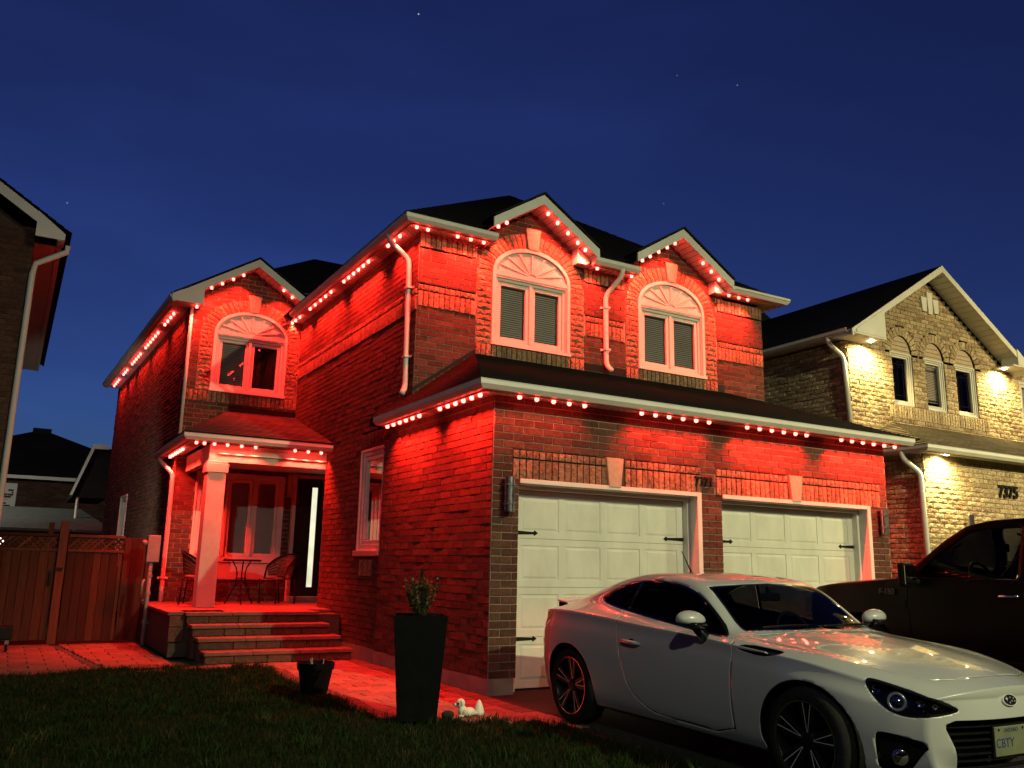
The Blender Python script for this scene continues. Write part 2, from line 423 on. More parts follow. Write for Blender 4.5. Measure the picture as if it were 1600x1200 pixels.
# --- dimensions
GX1 = 6.52; ZS = 3.15; ZG = 3.125; UY = 2.42; UX0, UX1 = 0.07, 6.70; ZU = 5.875; BY = 8.04; BX = -2.0
FND = 0.16
bw = Brickwork()
wall_parts = {}
def new_wall(O, U, N): return Wall(O, U, N)
w_gf = new_wall((0, 0, 0), (1, 0, 0), (0, -1, 0))
w_gs = new_wall((0, 0, 0), (0, 1, 0), (-1, 0, 0))
w_gr = new_wall((GX1, 0, 0), (0, 1, 0), (1, 0, 0))
w_ms = new_wall((UX0, 0, 0), (0, 1, 0), (-1, 0, 0))
w_uf = new_wall((0, UY, 0), (1, 0, 0), (0, -1, 0))
w_bf = new_wall((0, BY, 0), (1, 0, 0), (0, -1, 0))
LWU = Vector((-.25, 9.7, 0)).normalized()
w_lw = new_wall((BX, BY, 0), LWU, (-LWU.y, LWU.x, 0))
w_ur = new_wall((UX1, 0, 0), (0, 1, 0), (1, 0, 0))
mort = {k: MB() for k in ('gf', 'gs', 'gr', 'ms', 'uf', 'bf', 'lw', 'ur')}

# --- garage front
D1 = (.33, 2.93); D2 = (3.30, 6.10); DH = 2.22
doors_h = [(D1[0], D1[1], -1, DH), (D2[0], D2[1], -1, DH)]
lint = [(D1[0]-.09, D1[1]+.03), (D2[0]-.09, D2[1]+.25)]
lh = [(a, b, DH, DH+.345) for a, b in lint]
bw.courses(w_gf, FND, ZS, (0, GX1), doors_h+lh, mortar=mort['gf'])
KEY = [(1.49, 1.73), (4.50, 4.74)]
for (a, b), kx in zip(lint, KEY):
    bw.soldier(w_gf, a, b, [(DH+.005, DH+.24), (DH+.245, DH+.34)], mortar=mort['gf'], skip=[(kx[0], kx[1])])
# --- garage side
bw.courses(w_gs, FND, ZS, (0, 3.17), mortar=mort['gs'], phase=1)
bw.courses(w_gr, FND, ZS, (0, 6), mortar=mort['gr'])
# garage rear return where it steps back to the main wall
w_gb = new_wall((0, 3.17, 0), (1, 0, 0), (0, 1, 0))
bw.courses(w_gb, FND, ZS, (0, .07), mortar=mort['gs'])
# --- main side wall (window beside the garage, entry recess further back)
SW = (3.30, 4.22, 1.49, 2.95)
def ms_base(z): return [(3.17, 5.95)] if z < 3.10 else [(2.42, BY)]
band = (2.42, BY, 4.74, 5.07)
bw.courses(w_ms, FND, 5.90, ms_base, [SW, (SW[0], SW[1]+.03, SW[3], SW[3]+.27), (SW[0], SW[1]+.05, SW[2]-.09, SW[2]), band], mortar=mort['ms'])
bw.soldier(w_ms, SW[0]-.02, SW[1]+.03, [(SW[3], SW[3]+.265)], tones=DARK, mortar=mort['ms'])
bw.soldier(w_ms, 2.42, BY, [(4.745, 4.97), (4.975, 5.065)], mortar=mort['ms'], proud=.022)
# --- upper front
A1, A2 = (1.24, 2.60), (3.92, 5.33); WZ0, WZS, ARB = 4.42, 5.53, .46
def ell(c, a, b, zc):
    def f(z):
        if z <= zc or z >= zc+b: return None
        h = a*math.sqrt(max(0, 1-((z-zc)/b)**2)); return (c-h, c+h)
    return f
G1, G2 = (1.90, 6.61, .64), (4.62, 6.67, .63)
def uf_base(z):
    if z < 5.9: return [(UX0, UX1)]
    out = []
    for c, za, sl in (G1, G2):
        h = (za-z)/sl
        if h > .03: out.append((c-h, c+h))
    return out
cs = [((A1[0]+A1[1])/2, (A1[1]-A1[0])/2), ((A2[0]+A2[1])/2, (A2[1]-A2[0])/2)]
VT = .235
shapes = [ell(c, a+VT, ARB+VT, WZS) for c, a in cs]
uf_holes = []
for (a, b) in (A1, A2): uf_holes.append((a-.25, b+.27, WZ0-.22, WZS))
top_s = [(.07, .98), (2.86, 3.66), (5.64, 6.70)]
mid_s = [(.07, .97), (2.90, 3.64), (5.63, 6.70)]
uf_holes += [(a, b, 5.66, 5.90) for a, b in top_s] + [(a, b, 4.80, 5.13) for a, b in mid_s]
bw.courses(w_uf, 3.3, 5.90, uf_base, uf_holes, shapes=shapes, mortar=mort['uf'])
bw.courses(w_uf, 5.90, 6.65, uf_base, [], shapes=shapes, mortar=mort['uf'])
for a, b in top_s: bw.soldier(w_uf, a, b, [(5.67, 5.89)], mortar=mort['uf'])
for a, b in mid_s: bw.soldier(w_uf, a, b, [(4.805, 5.03), (5.035, 5.125)], mortar=mort['uf'])
for (a, b), (c, hw) in zip((A1, A2), cs):
    bw.courses(w_uf, WZ0, WZS, (a-.25, a), tones=TAN, mortar=mort['uf'], bl=.25, rough=1, proud=.014)
    bw.courses(w_uf, WZ0, WZS, (b, b+.27), tones=TAN, mortar=mort['uf'], bl=.27, rough=1, proud=.014)
    bw.soldier(w_uf, a-.25, b+.27, [(WZ0-.21, WZ0)], mortar=mort['uf'], proud=.02)
    bw.voussoirs(w_uf, c, WZS, hw, ARB, VT, 26, mortar=mort['uf'], skip=(c-.10, c+.10))
bw.courses(w_ur, 3.0, 5.9, (UY, 12), mortar=mort['ur'])
# --- bay front
AB = (-1.56, -.19); BZ0, BZS = 4.35, 5.48; bc, bh = (AB[0]+AB[1])/2, (AB[1]-AB[0])/2
GB = (-.92, 6.76, .64)
def bf_base(z):
    if z < 5.9: return [(BX, UX0)]
    h = (GB[1]-z)/GB[2]; return [(max(BX-.0, GB[0]-h), min(UX0, GB[0]+h))] if h > .03 else []
bw.courses(w_bf, 3.0, 5.90, bf_base, [(AB[0]-.24, AB[1]+.24, BZ0-.22, BZS)], shapes=[ell(bc, bh+VT, ARB+VT, BZS)], mortar=mort['bf'])
bw.courses(w_bf, 5.90, 6.75, bf_base, shapes=[ell(bc, bh+VT, ARB+VT, BZS)], mortar=mort['bf'])
bw.courses(w_bf, BZ0, BZS, (AB[0]-.24, AB[0]), tones=TAN, mortar=mort['bf'], rough=1, proud=.014, bl=.24)
bw.courses(w_bf, BZ0, BZS, (AB[1], AB[1]+.24), tones=TAN, mortar=mort['bf'], rough=1, proud=.014, bl=.24)
bw.soldier(w_bf, BX, UX0, [(BZ0-.21, BZ0)], mortar=mort['bf'], proud=.02)
bw.voussoirs(w_bf, bc, BZS, bh, ARB, VT, 26, mortar=mort['bf'], skip=(bc-.10, bc+.10))
PW = (-1.62, -.05, 1.30, 2.86)
PZ = 0.60
bw.courses(w_bf, PZ, 3.0, (BX, UX0+.02), [(PW[0], PW[1], PW[2]-.32, PW[3])], mortar=mort['bf'])
# --- left wall of the bay wing, running back along the side yard
LLEN = 9.4
bw.courses(w_lw, FND, 5.9, (0, LLEN), [(5.35, 6.35, 1.15, 2.75)], mortar=mort['lw'], rough=1, proud=.014, jit=.004)

for k, w in (('gf', w_gf), ('gs', w_gs), ('gr', w_gr), ('ms', w_ms), ('uf', w_uf), ('bf', w_bf), ('lw', w_lw), ('ur', w_ur)):
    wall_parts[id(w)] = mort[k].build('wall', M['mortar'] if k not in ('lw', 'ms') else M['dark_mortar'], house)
SOLDIER_BED.build('bed_joint', M['dark_mortar'], house, kind='stuff'); SOLDIER_BED = MB()
def w_house(it):
    w, poly, d, t, rough = it
    if id(w) not in wall_parts or w in (w_gr, w_ur): return -1
    u = sum(p[0] for p in poly)/len(poly); z = sum(p[1] for p in poly)/len(poly)
    x, y, s = px_size(w.p(u, z))
    if x > 1390 or (x > 850 and y > 905) or (600 < x < 700 and y > 970): return -1
    A = abs(sum(poly[i][0]*poly[(i+1) % len(poly)][1]-poly[(i+1) % len(poly)][0]*poly[i][1] for i in range(len(poly))))/2
    v = (w.p(u, z)-Vector(CAM_POS)).normalized()
    return A*s*s*abs(v.dot(w.N))
bw.emit(house, wall_parts, 300, w_house)

# --- inner shell so that no light comes through the house
mb = MB()
mb.quad((0.4, .5, 0), (6.2, .5, 0), (6.2, .5, 3.1), (.4, .5, 3.1))
mb.quad((.3, 3.2, FND), (.3, 6.3, FND), (.3, 6.3, 3.1), (.3, 3.2, 3.1))
mb.quad((.3, 2.7, 3.3), (6.5, 2.7, 3.3), (6.5, 2.7, 5.85), (.3, 2.7, 5.85))
mb.quad((.3, 2.7, 3.2), (.3, 8.3, 3.2), (.3, 8.3, 5.85), (.3, 2.7, 5.85))
mb.quad((-1.8, 8.5, 3.1), (.3, 8.5, 3.1), (.3, 8.5, 5.85), (-1.8, 8.5, 5.85))
mb.quad((-1.8, 8.6, .6), (.07, 8.6, .6), (.07, 8.6, 3), (-1.8, 8.6, 3))
mb.quad((-1.8, 8.5, .2), (-1.95, 17, .2), (-1.95, 17, 5.85), (-1.8, 8.5, 5.85))
mb.build('inner_wall', M['dark_room'], house)
# back and right faces, plain (never in view)
mb = MB(); mb.box(-2.2, 6.6, 17.4, 17.5, 0, 5.9); mb.build('rear_wall', M['dark_mortar'], house)

# --- foundation strip
mb = MB()
for q in ((-.012, .30, -.012, .012, FND), (-.012, .06, .0125, 3.16, FND), (2.95, 3.28, -.012, .2, FND-.06), (6.12, 6.53, -.012, .2, FND), (.055, .2, 3.165, 6.2, FND)):
    mb = MB(); mb.box(*q[:4], -.3, q[4]); mb.build('foundation', M['concrete'], house)
# --- keystones
def keystone(w, uc, z0, z1, wb, wt, th=.045):
    mb = MB(); mb.prism([w.p(uc-wb/2, z0, -.005), w.p(uc+wb/2, z0, -.005), w.p(uc+wt/2, z1, -.005), w.p(uc-wt/2, z1, -.005)][::-1], w.N*(th+.005))
    mb.build('keystone', M['stone'], house, bevel=.008, seg=2)
for kx in KEY: keystone(w_gf, (kx[0]+kx[1])/2, DH-.0, DH+.345, .17, .25)
for c, hw in cs: keystone(w_uf, c, WZS+ARB-.005, WZS+ARB+.33, .17, .27)
keystone(w_bf, bc, BZS+ARB-.005, BZS+ARB+.33, .17, .27)

# ------------------------------------------------------------------ roofs
def roof_plane(mb, a, b, c, d, th=.03):
    """a-b along the eave, d-c along the top; laid as overlapping shingle courses"""
    a, b, c, d = map(Vector, (a, b, c, d)); n = max(1, round(((d-a).length+(c-b).length)/2/.14))
    nv = (b-a).cross(d-a).normalized()
    if nv.z < 0: nv = -nv
    for i in range(n):
        t0, t1 = i/n, min(1, (i+1.12)/n); k = random.uniform(.75, 1.2)
        p0, p1 = a.lerp(d, t0)+nv*.012, b.lerp(c, t0)+nv*.012; p2, p3 = b.lerp(c, t1), a.lerp(d, t1)
        m = max(1, int((p1-p0).length/.33)); off = random.random()
        for j in range(m):
            k = random.uniform(.6, 1.3); s0, s1 = j/m, (j+1)/m
            mb.quad(p0.lerp(p1, s0), p0.lerp(p1, s1), p3.lerp(p2, s1), p3.lerp(p2, s0), (k, k, k))
        mb.quad(p0-nv*.012, p1-nv*.012, p1, p0, (.5, .5, .5))
def front_roof(mb, xa, xb, y0, xa2, xb2, ztop, gables):
    '''front slope laid in courses that stop either side of each small gable'''
    n = int((ztop-ZR)/.085)
    for i in range(n):
        z0, z1 = ZR+(ztop-ZR)*i/n, ZR+(ztop-ZR)*(i+1.1)/n; f0, f1 = i/n, min(1, (i+1.1)/n)
        l0, r0 = xa+(xa2-xa)*f0, xb+(xb2-xb)*f0; l1, r1 = xa+(xa2-xa)*f1, xb+(xb2-xb)*f1
        iv = [(l0, r0)]
        for c, za, sl in gables:
            h = (za+.02-z0)/sl
            if h > 0: iv = sub(iv, c-h, c+h)
        yA, yB = y0+(z0-ZR)/.69-.008, y0+(z1-ZR)/.69
        for p, q in iv:
            if q-p < .02: continue
            k = random.uniform(.8, 1.15); pa, qa = max(p, l1) if p == l0 else p, min(q, r1) if q == r0 else q
            mb.quad((p, yA, z0+.012), (q, yA, z0+.012), (qa, yB, z1), (pa, yB, z1), (k, k, k))
EO = .37
UE0, UE1 = UX0-EO, UX1+EO; UEY = UY-EO; ZR = ZU+.10
ap = ((UE0+UE1)/2, UEY+(UE1-UE0)/2, ZR+.69*(UE1-UE0)/2)
mb = MB()
front_roof(mb, UE0, UE1, UEY, ap[0], ap[0], ap[2], (G1, G2))
roof_plane(mb, (UE0, 11, ZR), (UE0, UEY, ZR), ap, (ap[0], 11, ap[2]))
roof_plane(mb, (UE1, UEY, ZR), (UE1, 11, ZR), (ap[0], 11, ap[2]), ap)
mb.build('roof', M['shingle'], house)
mb = MB()
B0 = (-2.42, 7.68); zr2 = 8.45; run = (zr2-ZR)/.69
roof_plane(mb, (-2.68, 17.4, ZR), (*B0, ZR), (B0[0]+run, B0[1]+run, zr2), (B0[0]+run-.2, 14, zr2))
front_roof(mb, B0[0], 6.9, B0[1], B0[0]+run, 5, zr2, (GB,))
mb.quad((B0[0]+run, B0[1]+run, zr2), (5, B0[1]+run, zr2), (5, 14, zr2), (B0[0]+run-.2, 14, zr2))
mb.build('roof', M['shingle'], house)
# garage skirt roof
GO = .36; zt = 4.25; zg = ZG+.10
mb = MB()
roof_plane(mb, (-GO, -GO, zg), (GX1+GO, -GO, zg), (5.75, UY, zt), (1.0, UY, zt))
roof_plane(mb, (-GO, 3.0, zg), (-GO, -GO, zg), (1.0, UY, zt), (1.0, 3.0, zt))
roof_plane(mb, (GX1+GO, -GO, zg), (GX1+GO, 3, zg), (5.75, 3, zt), (5.75, UY, zt))
mb.quad((-GO, 2.85, zg), (-GO, 2.85, zg-.1), (.07, 2.85, zg-.1), (.07, 2.85, zg+.32))
mb.build('garage_roof', M['shingle'], house)
# porch roof
PXL, PYF, pz = -2.28, 5.62, 3.235
M['shingle_red'] = shingle_mat('porch_shingle', (.045, .035, .032), (.10, .08, .075))
mb = MB()
roof_plane(mb, (PXL, PYF, pz), (UX0, PYF, pz), (UX0, BY, 4.0), (-1.2, BY, 4.0))
roof_plane(mb, (PXL, 8.9, pz), (PXL, PYF, pz), (-1.2, BY, 4.0), (-1.2, 8.9, 4.0))
mb.build('porch_roof', M['shingle_red'], house)
# flashing up the walls over the skirt roofs
mb = MB(); mb.sweep([(UX0+.0, UY-.012, 3.60), (1.0, UY-.012, zt+.02)], [(-.004, 0), (.004, 0), (.004, .045), (-.004, .045)]); mb.build('flashing', M['black'], house)
mb = MB(); mb.sweep([(1.0, UY-.012, zt+.02), (5.75, UY-.012, zt+.02)], [(-.004, 0), (.004, 0), (.004, .10), (-.004, .10)]); mb.build('flashing', M['black'], house)
mb = MB(); mb.sweep([(-1.2, BY-.012, 4.01), (UX0, BY-.012, 4.01)], [(-.004, 0), (.004, 0), (.004, .10), (-.004, .10)]); mb.build('flashing', M['black'], house)

# ------------------------------------------------------------------ gutters, fascia, soffits
GUT = [(0, 0), (.075, 0), (.09, .016), (.118, .045), (.118, .088), (.124, .10), (.108, .10), (.104, .09), (0, .09)]
def gutter(path, name='gutter'):
    mb = MB(); mb.sweep(path, GUT); o = mb.build(name, M['trim'], house); return o
FAS = [(-.018, -.012), (.0, -.012), (.0, .08), (-.018, .08)]
def fascia(path):
    mb = MB(); mb.sweep(path, FAS)
    return mb.build('fascia', M['trim'], house)
fo = .245
paths = [
 [(-fo, 2.72, ZG), (-fo, -fo, ZG), (GX1+fo, -fo, ZG)],
 [(UX0-fo, BY-.36, ZU), (UX0-fo, UY-fo, ZU), (1.14, UY-fo, ZU)],
 [(2.86, UY-fo, ZU), (3.72, UY-fo, ZU)],
 [(5.68, UY-fo, ZU+.06), (UX1+fo, UY-fo, ZU+.06), (UX1+fo, 9, ZU+.06)],
 [(-2.31-.25, 17.3, ZU), (-2.31, 7.72, ZU)],
 [(-2.17, 8.9, pz-.12), (-2.17, PYF+.11, pz-.12), (UX0-.01, PYF+.11, pz-.12)],
]
for p in paths:
    gutter(p); fascia(p)
def soffit_strip(pts_out, pts_in, z, pitch=.1):
    """vented soffit: grooved panels between fascia and wall"""
    mb = MB()
    for (a, b), (c, d) in zip(zip(pts_out[:-1], pts_out[1:]), zip(pts_in[:-1], pts_in[1:])):
        a, b, c, d = (Vector((*q, z)) for q in (a, b, c, d)); n = max(1, int((b-a).length/pitch)); g = .10
        for i in range(n):
            t0, t1 = i/n, (i+1-g)/n
            mb.quad(a.lerp(b, t0), a.lerp(b, t1), c.lerp(d, t1), c.lerp(d, t0))
            mb.quad(a.lerp(b, t1)+Vector((0, 0, .006)), a.lerp(b, (i+1)/n)+Vector((0, 0, .006)), c.lerp(d, (i+1)/n)+Vector((0, 0, .006)), c.lerp(d, t1)+Vector((0, 0, .006)), (.5, .5, .5))
    return mb.build('soffit', M['soffit'], house)
soffit_strip([(-fo, 2.8), (-fo, -fo), (GX1+fo, -fo)], [(.02, 2.8), (.02, .02), (GX1-.02, .02)], ZG+.012)
soffit_strip([(UX0-fo, BY), (UX0-fo, UY-fo), (1.2, UY-fo)], [(UX0+.02, BY), (UX0+.02, UY+.02), (1.2, UY+.02)], ZU+.012)
soffit_strip([(2.8, UY-fo), (3.75, UY-fo)], [(2.8, UY+.02), (3.75, UY+.02)], ZU+.012)
soffit_strip([(5.6, UY-fo), (UX1+fo, UY-fo), (UX1+fo, 9)], [(5.6, UY+.02), (UX1-.02, UY+.02), (UX1-.02, 9)], ZU+.072)
soffit_strip([(-2.56, 17.3), (-2.31, 7.72)], [(-2.22, 17.3), (-1.97, 7.72)], ZU+.012)
soffit_strip([(-2.17, 8.9), (-2.17, PYF+.11), (UX0, PYF+.11)], [(-1.90, 8.9), (-1.90, PYF+.36), (UX0, PYF+.36)], pz-.11)

def gable(c, za, sl, yw, x0, x1, ret=None, top=.15):
    """barge boards, sloping soffit and shingled verge over a small front gable"""
    yf = yw-.36; mb = MB(); sm = MB(); rm = MB()
    for sgn, xe in ((-1, x0), (1, x1)):
        ze = za-sl*abs(xe-c)
        a0, a1 = Vector((xe, yf, ze-.005)), Vector((c, yf, za-.005)); up_ = Vector((0, 0, top))
        mb.prism([a0, a1, a1+up_, a0+up_] if sgn < 0 else [a1, a0, a0+up_, a1+up_], (0, .03, 0))
        n = max(3, int((a1-a0).length/.1))
        for i in range(n):
            t0, t1 = i/n, (i+.9)/n; q0, q1 = a0.lerp(a1, t0), a0.lerp(a1, t1); q2 = a0.lerp(a1, (i+1)/n)
            d = Vector((0, .40, 0)); e = Vector((0, 0, .012))
            sm.quad(q0+e, q1+e, q1+d+e, q0+d+e); sm.quad(q1+e*1.6, q2+e*1.6, q2+d+e*1.6, q1+d+e*1.6)
        b0, b1 = a0+up_, a1+up_; dn = Vector((0, -.03, .012)); bk = Vector((0, 4.2, .0))
        rm.quad(b0+dn, b1+dn, b1+bk, b0+bk); rm.quad(b0+dn, b1+dn, b1+dn+Vector((0, 0, .03)), b0+dn+Vector((0, 0, .03)))
        rm.quad(b0+dn+Vector((0, 0, .03)), b1+dn+Vector((0, 0, .03)), b1+bk+Vector((0, 0, .03)), b0+bk+Vector((0, 0, .03)))
    mb.build('barge_board', M['trim'], house); sm.build('soffit', M['soffit'], house); rm.build('gable_roof', M['shingle'], house)
    if ret:
        for xa, xb, z0, z1, fy in ret:
            m2 = MB(); m2.prism([(xa, yf+fy, z0), (xb, yf+fy, z0), (xb, yf+fy, z1[1]), (xa, yf+fy, z1[0])], (0, .385-fy, 0)); m2.build('eave_return', M['trim'], house)
gable(*G1, UY, 1.06, 2.92, ret=[(2.64, 2.86, 5.89, (6.12, 5.98), .19)])
gable(*G2, UY, 3.66, 5.72, ret=[(5.46, 5.68, 5.93, (6.12, 5.99), .19)])
gable(*GB, BY, -2.38, .02, ret=[(-2.40, -1.86, 5.85, (5.98, 6.27), -.012)])

# ------------------------------------------------------------------ downspouts
def rect_pipe(path, w=.075, d=.055):
    mb = MB(); P = [Vector(p) for p in path]; n = len(P); r = .5*w
    mb.tube(path, r, 4)
    return mb
def downspout(path, straps=(), r=.04):
    mb = MB()
    # round the elbows
    P = [Vector(p) for p in path]; Q = [P[0]]
    for k in range(1, len(P)-1):
        a = P[k]+(P[k-1]-P[k]).normalized()*.09; b = P[k]+(P[k+1]-P[k]).normalized()*.09
        for t in (0, .25, .5, .75, 1): Q.append((a.lerp(P[k], t)).lerp(P[k].lerp(b, t), t))
    Q.append(P[-1]); mb.tube(Q, r, 10)
    for k in range(1, len(P)-1): pass
    o = mb.build('downspout', M['trim'], house, smooth=True)
    for (x, y, z), ax in straps:
        s = MB()
        if ax == 'x': s.box(x-.085, x+.085, y-.005, y+.012, z-.018, z+.018); s.box(x-.05, x+.05, y-.09, y+.0, z-.014, z+.014)
        else: s.box(x-.005, x+.012, y-.085, y+.085, z-.018, z+.018); s.box(x-.09, x, y-.05, y+.05, z-.014, z+.014)
        s.build('strap', M['trim'], o)
    return o
downspout([(-.245, 2.80, 5.90), (-.245, 2.80, 5.82), (.02, 2.64, 5.52), (.02, 2.58, 3.66), (-.06, 2.50, 3.56)], [((.06, 2.60, 5.10), 'y'), ((.06, 2.585, 4.1), 'y')])
downspout([(3.40, 2.12, 5.92), (3.40, 2.12, 5.80), (3.25, 2.37, 5.50), (3.26, 2.37, 4.36), (3.30, 2.28, 4.28)], [((3.255, 2.405, 5.30), 'x'), ((3.26, 2.405, 4.62), 'x')])
downspout([(-2.0, 7.98, 5.86), (-1.99, 7.985, 3.42)], r=.03)
downspout([(-2.20, 8.55, 3.12), (-2.20, 8.5, 3.05), (-2.04, 7.99, 2.78), (-2.035, 7.985, .95), (-2.035, 7.96, .60)], [((-2.03, 8.03, 1.0), 'x')])
downspout([(6.98, 2.9, 5.94), (6.98, 2.9, 5.86), (6.76, 2.9, 5.62), (6.76, 2.9, 3.9)])
downspout([(GX1+.3, .5, 3.1), (GX1+.3, .5, 3.0), (GX1+.05, .5, 2.8), (GX1+.05, .5, .1)])
# ------------------------------------------------------------------ windows
def wbox(mb, w, u0, u1, z0, z1, d0, d1, tone=(1, 1, 1)):
    p = lambda u, z, d: w.p(u, z, d)
    q = [p(u0, z0, d0), p(u1, z0, d0), p(u1, z0, d1), p(u0, z0, d1), p(u0, z1, d0), p(u1, z1, d0), p(u1, z1, d1), p(u0, z1, d1)]
    # keep faces outward whichever way the wall runs
    e = (q[1]-q[0]).cross(q[3]-q[0]).dot(q[4]-q[0])
    if e < 0: q = [q[1], q[0], q[3], q[2], q[5], q[4], q[7], q[6]]
    mb.hexa(q, tone)
def frame_rect(mb, w, u0, u1, z0, z1, t, d0, d1, tb=None):
    tb = t if tb is None else tb
    wbox(mb, w, u0, u0+t, z0, z1, d0, d1); wbox(mb, w, u1-t, u1, z0, z1, d0, d1)
    wbox(mb, w, u0+t, u1-t, z1-t, z1, d0, d1); wbox(mb, w, u0+t, u1-t, z0, z0+tb, d0, d1)
def blind_mesh(w, u0, u1, z0, z1, d, pitch=.032, tilt=.007):
    mb = MB(); n = int((z1-z0)/pitch)
    for i in range(n):
        z = z0+(i+.5)*(z1-z0)/n
        mb.quad(w.p(u0, z-pitch*.47, d+tilt), w.p(u1, z-pitch*.47, d+tilt), w.p(u1, z+pitch*.47, d-tilt), w.p(u0, z+pitch*.47, d-tilt))
    wbox(mb, w, u0, u1, z1-.03, z1, d-.02, d+.02)
    return mb
def casement(root, w, u0, u1, z0, z1, n=2, rec=.05, fr=.07, blinds=None, room=True, sw=.05, blind_m=None):
    mb = MB(); frame_rect(mb, w, u0, u1, z0, z1, fr, -rec-.06, -rec+.03); frame_rect(mb, w, u0-.015, u1+.015, z0-.02, z1+.015, .035, -rec+.03, -rec+.055)
    iw = (u1-u0-2*fr-(n-1)*.05)/n
    for i in range(n-1):
        m0 = u0+fr+(i+1)*iw+i*.05; wbox(mb, w, m0, m0+.05, z0+fr, z1-fr, -rec-.06, -rec+.035)
    win = mb.build('window', M['vinyl'], root, bevel=.006)
    for i in range(n):
        a = u0+fr+i*(iw+.05); b = a+iw; sm = MB()
        frame_rect(sm, w, a+.003, b-.003, z0+fr+.003, z1-fr-.003, sw+.005, -rec-.05, -rec+.012); sm.build('sash', M['vinyl'], win, bevel=.005)
        pm = MB(); d = -rec-.02; pm.quad(w.p(a+sw, z0+fr+sw, d), w.p(b-sw, z0+fr+sw, d), w.p(b-sw, z1-fr-sw, d), w.p(a+sw, z1-fr-sw, d)); pm.build('pane', M['pane'], win)
        drop = 1.0 if blinds is None else blinds[i]
        if drop > 0: blind_mesh(w, a+.04, b-.04, z1-fr-.05-drop*(z1-z0-2*fr-.08), z1-fr-.04, -rec-.065).build('blind', blind_m or M['blind'], win, kind='stuff')
    if room:
        rm = MB(); wbox(rm, w, u0+.02, u1-.02, z0+.02, z1-.02, -rec-.24, -rec-.23); rm.build('dark_room_panel', M['dark_room'], win)  # near-black panel stands in for the room behind the pane
    return win
def arch_window(root, w, u0, u1, z0, zs, b, blinds):
    c, a = (u0+u1)/2, (u1-u0)/2
    win = casement(root, w, u0+.05, u1-.05, z0+.03, zs-.05, 2, .05, .065, blinds)
    # outer trim: jambs, sill and arch ring
    mb = MB(); t = .055
    wbox(mb, w, u0, u0+t, z0+.02, zs, -.06, .028); wbox(mb, w, u1-t, u1, z0+.02, zs, -.06, .028)
    wbox(mb, w, u0-.01, u1+.01, z0-.0, z0+.045, -.06, .05)
    n = 28
    for i in range(n):
        t0, t1 = PI*i/n, PI*(i+1)/n
        q = lambda tt, e: (c-(a-e)*math.cos(tt), zs+(b-e)*math.sin(tt))
        o0, o1, i0, i1 = q(t0, 0), q(t1, 0), q(t0, t), q(t1, t)
        mb.quad(w.p(*i0, .028), w.p(*o0, .028), w.p(*o1, .028), w.p(*i1, .028))
        mb.quad(w.p(*i0, -.06), w.p(*i0, .028), w.p(*i1, .028), w.p(*i1, -.06)); mb.quad(w.p(*o0, .028), w.p(*o0, -.06), w.p(*o1, -.06), w.p(*o1, .028))
    mb.build('arch_trim', M['vinyl'], win)
    # sunburst panel
    mb = MB(); pts = [(c-(a-t)*math.cos(PI*i/n), zs+(b-t)*math.sin(PI*i/n)) for i in range(n+1)]
    for i in range(n): mb.poly([w.p(c, zs, -.012), w.p(*pts[i], -.012), w.p(*pts[i+1], -.012)])
    wbox(mb, w, u0+t, u1-t, zs-.035, zs+.03, -.05, .016)
    mb.build('arch_panel', M['vinyl'], win)
    for k in range(1, 8):
        t0 = PI*k/8; r0, r1 = .12, .93; mb = MB()
        p0 = Vector((c-(a-t)*r0*math.cos(t0), zs+.03+(b-t-.03)*r0*math.sin(t0))); p1 = Vector((c-(a-t)*r1*math.cos(t0), zs+(b-t)*r1*math.sin(t0)))
        dn = Vector((-(p1-p0).y, (p1-p0).x)).normalized()*.013
        mb.prism([w.p(*(p0+dn), -.012), w.p(*(p0-dn), -.012), w.p(*(p1-dn), -.012), w.p(*(p1+dn), -.012)], w.N*.022)
        mb.build('sunburst_ray', M['vinyl'], win)
    return win
arch_window(house, w_uf, A1[0], A1[1], WZ0, WZS, ARB, (1, 1))
arch_window(house, w_uf, A2[0], A2[1], WZ0, WZS, ARB, (1, 1))
arch_window(house, w_bf, AB[0], AB[1], BZ0, BZS, ARB, (1, .0))
# side window beside the garage
casement(house, w_ms, SW[0]+.0, SW[1], SW[2], SW[3], 1, .03, .085, (0,))
mb = MB(); wbox(mb, w_ms, SW[0]-.03, SW[1]+.06, SW[2]-.085, SW[2]-.005, -.05, .06); mb.build('window_sill', M['stone'], house, bevel=.01)
mb = MB()
for i in range(5): wbox(mb, w_ms, SW[0]+.28+i*.1, SW[0]+.37+i*.1, SW[2]-.36, SW[2]-.13, .0, .022, TAN[i])
mb.build('sill_corbel', M['rough_brick'], house)
# porch window with a panel below
pw = casement(house, w_bf, PW[0], PW[1], PW[2], PW[3], 3, .02, .09, (1, .98, .98), blind_m=M['blind_lit'])
mb = MB(); wbox(mb, w_bf, PW[0], PW[1], PW[2]-.32, PW[2]-.03, -.05, .02); mb.build('apron_panel', M['vinyl'], pw, bevel=.008)
# narrow window in the side yard wall
casement(house, w_lw, 5.35, 6.35, 1.15, 2.75, 1, .02, .07, (0,))

